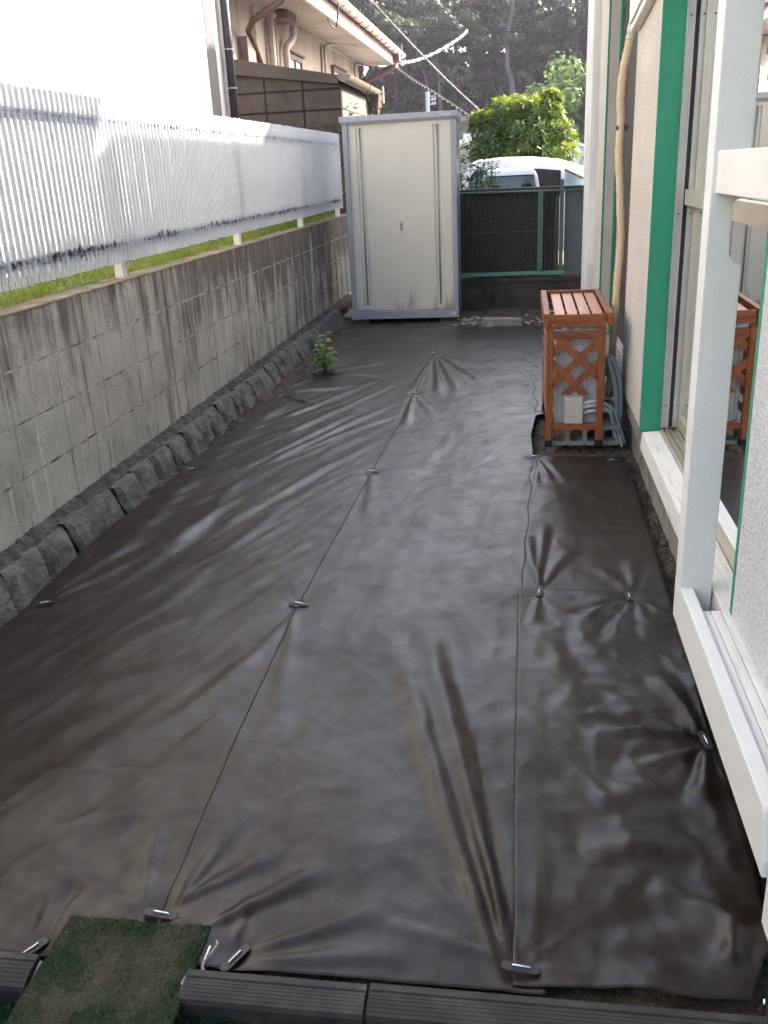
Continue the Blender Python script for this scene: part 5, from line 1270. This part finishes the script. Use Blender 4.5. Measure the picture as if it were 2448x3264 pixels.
def limbs(mb, base, h, r, crown, rx_, rz_, rs, n=6):
    b_ = Vector(base); top = Vector((crown[0], crown[1], crown[2]))
    k1 = b_.lerp(top,.5)+Vector((rs.uniform(-.2,.2),0,0))
    mb.tube([b_, k1, top], [r, r*.7, r*.35], 7)
    for k in range(n):
        u = rs.uniform(.45,.95); p = b_.lerp(top,u); d = Vector((rs.uniform(-1,1),rs.uniform(-1,1),rs.uniform(.1,.8)))
        mb.tube([p, p+d*rx_*.4, p+d*rx_*.75+Vector((0,0,.2))], [r*.35,r*.2,r*.07], 5)
def tree(name, label, base, ctr, rx_, rz_, nc, per, size, m, bark, seed, r=.2, group=None):
    t = empty(name, base, label, 'tree', group); rs = random.Random(seed)
    mb = MB(); crown_mb(mb, ctr, rx_, rz_, nc, per, size, rs); mb.build('crown', m, t)
    mb = MB(); limbs(mb, base, ctr[2]-base[2], r, ctr, rx_, rz_, rs); mb.build('trunk', bark, t)
    return t
tree('broadleaf_tree', 'pale green feathery tree standing in the light right of the rounded shrub', (3.0,36,-.2), (2.55,36,3.0), 2.5, 1.85, 130, 130, .12, MAT['pale_leaf'], MAT['bark'], 31)
tree('broadleaf_tree', 'low pale green tree at the right, half behind the house corner', (1.9,34,-.2), (1.1,34,3.1), 1.1, 1.05, 50, 120, .10, MAT['pale_leaf'], MAT['bark'], 33)
tree('broadleaf_tree', 'olive-green tree with a lighter rounded crown high on the wooded slope', (-2.0,56,4.0), (-2.1,56,9.0), 1.9, 1.35, 60, 120, .15, MAT['olive_leaf'], MAT['bark'], 41)
tree('broadleaf_tree', 'light-crowned tree on the slope above the corner of the old house gutter', (-6.6,52,3.0), (-6.6,52,8.0), 1.3, 1.2, 45, 120, .14, MAT['olive_leaf'], MAT['bark'], 43)
# bare pale trunks
def bare(label, pts, r, seed, twigs):
    t = empty('bare_trunk', pts[0], label, 'tree'); rs = random.Random(seed)
    P = arc(pts, 24); n = len(P)
    part('trunk', MAT['bark_pale'], t, lambda mb: mb.tube(P, [r*(1-.75*i/n) for i in range(n)], 7), smooth=True)
    def tw(mb):
        for k in range(twigs):
            p = P[rs.randint(int(n*.2), n-2)]; s = rs.choice((-1,1)); L = rs.uniform(.3,1.0)
            mb.tube([p, p+Vector((s*L*.5,0,rs.uniform(.0,.25))), p+Vector((s*L,rs.uniform(-.2,.2),rs.uniform(.1,.6)))], [r*.16,r*.10,r*.04], 5)
    part('twigs', MAT['bark_pale'], t, tw)
bare('tall bare pale trunk with broken twigs standing in front of the dark wood', [(-.35,50,.2),(-.46,50,5.0),(-.72,50,6.1),(-.70,50,7.6),(-.52,50,8.5),(-.44,50,9.2)], .17, 3, 16)
bare('slim pale trunk leaning behind the crossing wires', [(-3.9,50,.5),(-4.1,50,4.9),(-4.15,50,6.0),(-4.2,50,7.0)], .12, 4, 8)
bare('thin curved pale trunk at the left end of the dark wood', [(-4.6,50,1),(-4.7,50,5.2),(-5.0,50,6.4),(-5.25,50,7.2),(-5.2,50,8.3)], .08, 6, 8)
# the wood on the slope
rs = random.Random(77); mb = MB(); tk = MB()
spots = []
for row, (yy, n, x0, x1) in enumerate(((51,11,-16,16),(54,12,-20,20),(58,12,-22,22),(62,13,-26,26),(67,14,-30,30))):
    for k in range(n):
        x = x0 + (x1-x0)*(k+.5)/n + rs.uniform(-.8,.8); y = yy + rs.uniform(-1.2,1.2)
        spots.append((x, y, row))
for (x, y, row) in spots:
    z0 = float(hill_z(np.array([x]), np.array([y]))[0]); near = abs(x) < 9
    hh = rs.uniform(6.0,8.4) if row < 3 else rs.uniform(6.4,8.2)
    if row == 4 and 1.6 < x < 4.6: hh = 3.0
    if row == 3 and 1.8 < x < 4.4: hh = 3.2
    if row == 4 and -6.5 < x < -4: hh = 4.2
    rxx = rs.uniform(1.5,2.2)
    crown_mb(mb, (x,y,z0+hh*.62), rxx, hh*.42, 44 if near else 16, 88 if near else 45, .16 if near else .30, rs)
    b0 = Vector((x,y,z0-.3)); tk.tube([b0, b0+Vector((rs.uniform(-.4,.4),0,hh*.5)), b0+Vector((rs.uniform(-.8,.8),0,hh*.95))], [.16,.11,.04], 5)
for k in range(900):                                                   # undergrowth on the slope
    x = rs.uniform(-14,14); y = rs.uniform(46,60); z0 = float(hill_z(np.array([x]), np.array([y]))[0])
    for j in range(14):
        p = Vector((x+rs.gauss(0,.5), y+rs.gauss(0,.4), z0+abs(rs.gauss(.5,.5)))); a = Vector((rs.uniform(-1,1),rs.uniform(-1,1),rs.uniform(-1,1))).normalized(); b_ = a.cross(Vector((rs.uniform(-1,1),rs.uniform(-1,1),1))).normalized(); s = rs.uniform(.12,.26)
        mb.add([p-a*s, p+b_*s*.55, p+a*s, p-b_*s*.55], [(0,1,2,3)])
w = tag(mb.build('forest', MAT['forest_leaf']), 'dark wooded hillside behind the yard with bits of sky between the crowns', 'wood', kind='stuff')
tk.build('trunks', MAT['bark'], w)

# ------------------------------------------------------------------ vehicles beyond the back wall
def wheel(name, t, x, y, r=.26, axis='x', w=.15):
    tp = MB(); n = 20
    def ring(rad, off): return [(x+off, y+rad*math.cos(2*math.pi*k/n), -.02+r-.10+rad*math.sin(2*math.pi*k/n)) if axis == 'x' else (x+rad*math.cos(2*math.pi*k/n), y+off, -.02+r-.10+rad*math.sin(2*math.pi*k/n)) for k in range(n)]
    vs = []; prof = [(r*.62,-w/2),(r*.95,-w/2),(r,-w*.35),(r,w*.35),(r*.95,w/2),(r*.62,w/2)]
    for rad, off in prof: vs += ring(rad, off)
    m = len(prof); tp.add(vs, [(a*n+k, a*n+(k+1)%n, ((a+1)%m)*n+(k+1)%n, ((a+1)%m)*n+k) for a in range(m) for k in range(n)])
    tyre = tp.build('tyre', MAT['tyre'], t, auto=40)
    rp = MB(); rp.add(ring(r*.62,-w*.42)+ring(r*.62,w*.42), [tuple(range(n))[::-1], tuple(range(n,2*n))]); rp.build('rim', MAT['alu'], tyre)
    return tyre
# small cab-over truck seen from behind: cab with rear window, low bed
t = empty('small_truck', (-.19,15.0,-.12), 'small white truck cab seen from behind with headrests in its rear window', 'truck')
x0, x1, yb, yf = -.66, .29, 15.0, 16.2
def cab(mb):
    # body loops along z: (z, half-inset x, y back, y front)
    loops = [(.22,.0,yb,yf+.1),(.95,-.01,yb,yf+.12),(1.22,.0,yb+.01,yf+.05),(1.43,.045,yb+.035,yf-.28),(1.50,.085,yb+.075,yf-.40),(1.535,.14,yb+.15,yf-.48),(1.548,.24,yb+.26,yf-.55)]
    vs = []
    for (z,ins,ya,yd) in loops:
        a, b_ = x0+ins, x1-ins; c = .06
        vs += [(a+c,ya,z),(b_-c,ya,z),(b_-c*.3,ya+c*.3,z),(b_,ya+c,z),(b_,yd-c,z),(b_-c*.3,yd-c*.3,z),(b_-c,yd,z),(a+c,yd,z),(a+c*.3,yd-c*.3,z),(a,yd-c,z),(a,ya+c,z),(a+c*.3,ya+c*.3,z)]
    n = 12
    fs = [(i*n+k, i*n+(k+1)%n, (i+1)*n+(k+1)%n, (i+1)*n+k) for i in range(len(loops)-1) for k in range(n)]
    fs = [f for i, f in enumerate(fs) if not ((i // n) == 2 and (i % n) in (0, 3, 6, 9))]       # open the four window bands
    fs += [tuple(range(n))[::-1], tuple(range((len(loops)-1)*n, len(loops)*n))]
    mb.add(vs, fs)
body = part('body', MAT['van_white'], t, cab, auto=50)
MAT['auto_glass'] = glassmat('auto_glass', (.62,.72,.76), 1.35)
part('rear_window', MAT['auto_glass'], t, lambda mb: mb.add([(x0+.06,yb+.012,1.215),(x1-.06,yb+.012,1.215),(x1-.105,yb+.040,1.432),(x0+.105,yb+.040,1.432)], [(0,1,2,3)]))
part('window_seal', MAT['black'], t, lambda mb: mb.tube([(x0+.055,yb+.004,1.212),(x1-.055,yb+.004,1.212),(x1-.10,yb+.032,1.435),(x0+.10,yb+.032,1.435),(x0+.055,yb+.004,1.212)], .011, 6))
part('windscreen', MAT['auto_glass'], t, lambda mb: mb.add([(x0+.06,yf+.05,1.215),(x1-.06,yf+.05,1.215),(x1-.105,yf-.28,1.432),(x0+.105,yf-.28,1.432)], [(3,2,1,0)]))
for sx in (x0, x1): part('side_window', MAT['auto_glass'], t, lambda mb: mb.add([(sx,yb+.07,1.222),(sx,yf-.01,1.222),(sx+(.045 if sx < 0 else -.045),yf-.34,1.428),(sx+(.045 if sx < 0 else -.045),yb+.095,1.428)], [(0,1,2,3)]))
for hx in (-.43, .08):
    s = part('seat', MAT['seat_dark'], t, lambda mb: mb.box(hx-.16,hx+.16,yb+.32,yb+.44,.5,1.16), bevel=.03)
    part('headrest', MAT['seat_dark'], s, lambda mb: mb.box(hx-.085,hx+.085,yb+.30,yb+.38,1.17,1.31), bevel=.03)
part('bed', MAT['van_white'], t, lambda mb: (mb.box(x0,x1,13.2,14.93,.42,.50), mb.box(x0,x0+.04,13.2,14.93,.50,.76), mb.box(x1-.04,x1,13.2,14.93,.50,.76), mb.box(x0+.041,x1-.041,13.2,13.24,.50,.76)), bevel=.006)
part('chassis', MAT['black'], t, lambda mb: mb.box(x0+.15,x1-.15,13.3,15.9,.18,.40))
part('guard_bars', MAT['van_white'], t, lambda mb: [mb.tube([(x,14.97,.5),(x,14.97,1.20)], .008, 6) for x in (-.60,-.2,.22)])
for wx in (x0+.09, x1-.09):
    for wy in (13.6, 15.75): wheel('wheel', t, wx, wy, .24)
    part('tail_lamp', MAT['lamp_red'], t, lambda mb: mb.box(wx-.06,wx+.06,13.17,13.198,.44,.49))
# minivan parked side-on behind it
t = empty('minivan', (.3,16.2,-.12), 'white minivan parked side-on behind the small truck with dark windows', 'van')
ya, yd = 16.45, 17.35
# side outline in (x,z), front to the right
out = [(-1.05,.16),(-1.08,.55),(-1.06,1.05),(-.98,1.45),(-.90,1.60),(-.74,1.665),(-.3,1.69),(.2,1.675),(.62,1.62),(.95,1.52),(1.20,1.40),(1.50,1.15),(1.75,.98),(2.05,.85),(2.15,.60),(2.14,.22),(2.0,.16)]
def vanbody(mb):
    n = len(out); rows = []
    for (y,k) in ((ya,0.0),(ya-.015,.35),(ya+.0,.62),(ya+.10,1.0),(yd-.10,1.0),(yd,.62),(yd+.015,.35),(yd,0.0)):
        pass
    # cross-section: roof edges pulled in and rounded
    def sec(p, s):
        x, z = p; t_ = max(0, min(1, (z-1.0)/.68)); ins = .13*t_**1.5
        y = ya+ins if s == 0 else yd-ins
        return (x, y, z)
    def crown(p, s):
        x, z = p; y = ya+.26 if s == 0 else yd-.26
        return (x, y, z + (.035 if z > 1.3 else 0))
    L = [sec(p,0) for p in out]; L2 = [crown(p,0) for p in out]; R2 = [crown(p,1) for p in out]; R1 = [sec(p,1) for p in out]
    mb.add(L+L2+R2+R1, [(r*n+k, (r+1)*n+k, (r+1)*n+(k+1)%n, r*n+(k+1)%n) for r in range(3) for k in range(n)] + [tuple(range(n)), tuple(range(3*n,4*n))[::-1]])
part('body', MAT['van_white'], t, vanbody, auto=40)
def sidewin(pts):
    vs = []
    for (x,z) in pts:
        t_ = max(0,min(1,(z-1.0)/.68)); vs.append((x, ya+.13*t_**1.5-.006, z))
    return vs
part('side_window', MAT['van_glass'], t, lambda mb: mb.add(sidewin([(-.92,1.06),(-.02,1.06),(-.02,1.30),(-.02,1.52),(-.45,1.545),(-.80,1.52),(-.90,1.30)]), [tuple(range(7))]))
part('side_window', MAT['van_glass'], t, lambda mb: mb.add(sidewin([(.06,1.06),(.66,1.06),(.66,1.30),(.66,1.47),(.30,1.515),(.06,1.52),(.06,1.30)]), [tuple(range(7))]))
part('side_window', MAT['auto_glass'], t, lambda mb: mb.add(sidewin([(.73,1.06),(1.48,1.06),(1.25,1.26),(1.02,1.40),(.73,1.46),(.73,1.25)]), [tuple(range(6))]))
part('pillar', MAT['brown_pvc'], t, lambda mb: mb.bar((.72,ya+.03,1.48),(1.50,ya-.012,1.10),.02,.035))
part('windscreen', MAT['auto_glass'], t, lambda mb: mb.add([(1.22,ya+.18,1.40),(1.22,yd-.18,1.40),(1.70,yd-.08,1.03),(1.70,ya+.08,1.03)], [(0,3,2,1)]))
for wx in (-.62, 1.55):
    for wy in (ya+.06, yd-.06): wheel('wheel', t, wx, wy, .28, axis='y')
part('headlight', MAT['van_glass'], t, lambda mb: mb.box(2.03,2.10,ya+.05,ya+.25,.66,.78), bevel=.02)

# ------------------------------------------------------------------ things farther back
t = empty('distant_house', (2.2,35,-.12), 'pale blue house with a sunlit gable and a grey-violet tiled roof at the far right', 'house')
part('wall', MAT['far_blue'], t, lambda mb: mb.prism([(1.0,-.1),(4.4,-.1),(4.4,1.35),(2.9,1.55),(1.58,2.25),(1.0,2.0)], 'y', 33.0, 36))
part('roof', MAT['white_paint'], t, lambda mb: mb.hexa([(1.50,32.8,2.28),(3.1,32.8,1.52),(3.1,36,1.52),(1.50,36,2.28)], [(1.55,32.8,2.36),(3.1,32.8,1.62),(3.1,36,1.62),(1.55,36,2.36)]))
part('tiled_roof', MAT['roof_tile'], t, lambda mb: mb.prism([(1.5,2.2),(4.8,2.0),(4.8,2.62),(1.55,2.64)], 'y', 36.3, 38))
t = empty('distant_house', (-1.1,20,-.12), 'dark slate-grey house wall between the shed and the rounded shrub', 'house')
part('wall', MAT['far_dark'], t, lambda mb: mb.box(-3.4,-.55,22,25,-.1,2.55))
part('roof', MAT['roof_tile'], t, lambda mb: mb.box(-3.5,-.45,21.8,25.1,2.55,2.66))
part('window', MAT['far_blue'], t, lambda mb: mb.box(-1.3,-1.0,21.97,21.999,1.9,2.3))
t = empty('garden_trellis', (-1.05,19,-.12), 'sunlit whitish trellis behind the shrub beside the shed', 'trellis')
part('lattice', MAT['white_paint'], t, lambda mb: ([mb.bar((-1.6+.12*k,19.0,-.1),(-1.6+.12*k,19.0,2.12),.03,.02,(0,1,0)) for k in range(9)], [mb.bar((-1.65,19.03,.2+.2*k),(-.6,19.03,.2+.2*k),.02,.03) for k in range(10)]))
part('back_panel', MAT['wall_white'], t, lambda mb: mb.box(-1.65,-.62,19.06,19.09,-.1,2.1))
t = empty('utility_pole', (-4.25,45,-.12), 'grey concrete utility pole with cross arms far behind the shed', 'pole')
part('pole', MAT['pole_conc'], t, lambda mb: mb.tube([(-4.27,45,-.12),(-4.27,45,4.88)], .095, 10), smooth=True)
part('cross_arm', MAT['pole_conc'], t, lambda mb: [mb.box(-4.2,-3.90,44.97,45.03,z,z+.05) for z in (4.50,4.32,4.66)])
part('insulator', MAT['white_paint'], t, lambda mb: [mb.box(x-.03,x+.03,44.97,45.03,z+.051,z+.12) for x in (-4.05,-3.93) for z in (4.50,4.32)])
o = MB().tube([(-1.62,38,0),(-1.62,38,3.55)], .05, 8).build('pole', MAT['pole_conc'], smooth=True); tag(o, 'thin short grey pole between the wires and the rounded shrub', 'pole')
# overhead wires
def wire(name, label, pts, r, m, n=40, twist=0):
    P = arc(pts, n); mb = MB()
    if twist:
        for s in (0, math.pi):
            mb.tube([p + Vector((0, math.cos(i*twist+s), math.sin(i*twist+s)))*r for i, p in enumerate(P)], r*.9, 6)
    else: mb.tube(P, r, 6)
    o = mb.build(name, m, smooth=True); return tag(o, label, 'cable', 'overhead cables')
wire('service_cable', 'thick pale cable looping from the end of the old house gutter to the dark line', [(-3.16,24.3,4.08),(-2.9,24.3,4.05),(-2.596,24.3,4.075),(-2.177,24.3,4.187),(-1.677,24.3,4.40),(-1.42,24.3,4.55),(-1.305,24.3,4.65)], .024, MAT['cable_white'], 60, .9)
wire('service_cable', 'straight tan twisted cable crossing down from the top to the rounded shrub', [(-4.6,24.0,6.45),(-3.597,24.3,5.45),(-3.065,24.3,4.88),(-2.344,24.3,4.135),(-1.776,24.3,3.57),(-1.098,24.3,2.95),(-.6,24.3,2.5)], .013, MAT['cable_tan'], 120, .8)
bw = wire('service_cable', 'beaded pale cable running from the gutter end down towards the shrub', [(-3.16,24.3,4.06),(-2.693,24.3,3.71),(-2.116,24.3,3.345),(-1.288,24.3,2.80),(-.8,24.3,2.5)], .011, MAT['cable_tan'], 60)
P_ = arc([(-3.16,24.3,4.06),(-2.693,24.3,3.71),(-2.116,24.3,3.345),(-1.288,24.3,2.80),(-.8,24.3,2.5)], 34)
part('bead', MAT['cable_white'], bw, lambda mb: [clod(mb, p.x, p.y, p.z-.03, .026) for p in P_[1::1]])
for lab, z0, z1, y, r in (('heaviest dark overhead line, crossing the wood at mid height',6.05,5.3,32,.020),('thin dark overhead line just below the heaviest one',5.75,4.95,32,.010),('dark overhead line near the top of the picture',7.0,6.35,32,.012),('uppermost dark overhead line carrying spiral ties',7.35,7.05,32,.012)):
    wire('power_line', lab, [(-12,y,z0+.5),(-5.5,y,z0),(-1.6,y,(z0+z1)/2-.06),(2.1,y,z1),(9,y,z1-.4)], r, MAT['cable_black'], 40)
# ------------------------------------------------------------------ violet haze volume standing in for lens glare over the wooded slope
hz = bpy.data.materials.new('haze'); hz.use_nodes = True
hz.node_tree.nodes.remove(hz.node_tree.nodes['Principled BSDF'])
pv = hz.node_tree.nodes.new('ShaderNodeVolumePrincipled')
pv.inputs['Color'].default_value = (.84,.76,1.0,1); pv.inputs['Density'].default_value = .00075; pv.inputs['Anisotropy'].default_value = .35
hz.node_tree.links.new(pv.outputs[0], hz.node_tree.nodes['Material Output'].inputs['Volume'])
o = MB().box(-75, 75, -30, 140, -4.5, 22).build('haze', hz); tag(o, kind='stuff'); o['label'] = 'pale violet haze standing in for lens glare over the yard and hillside'
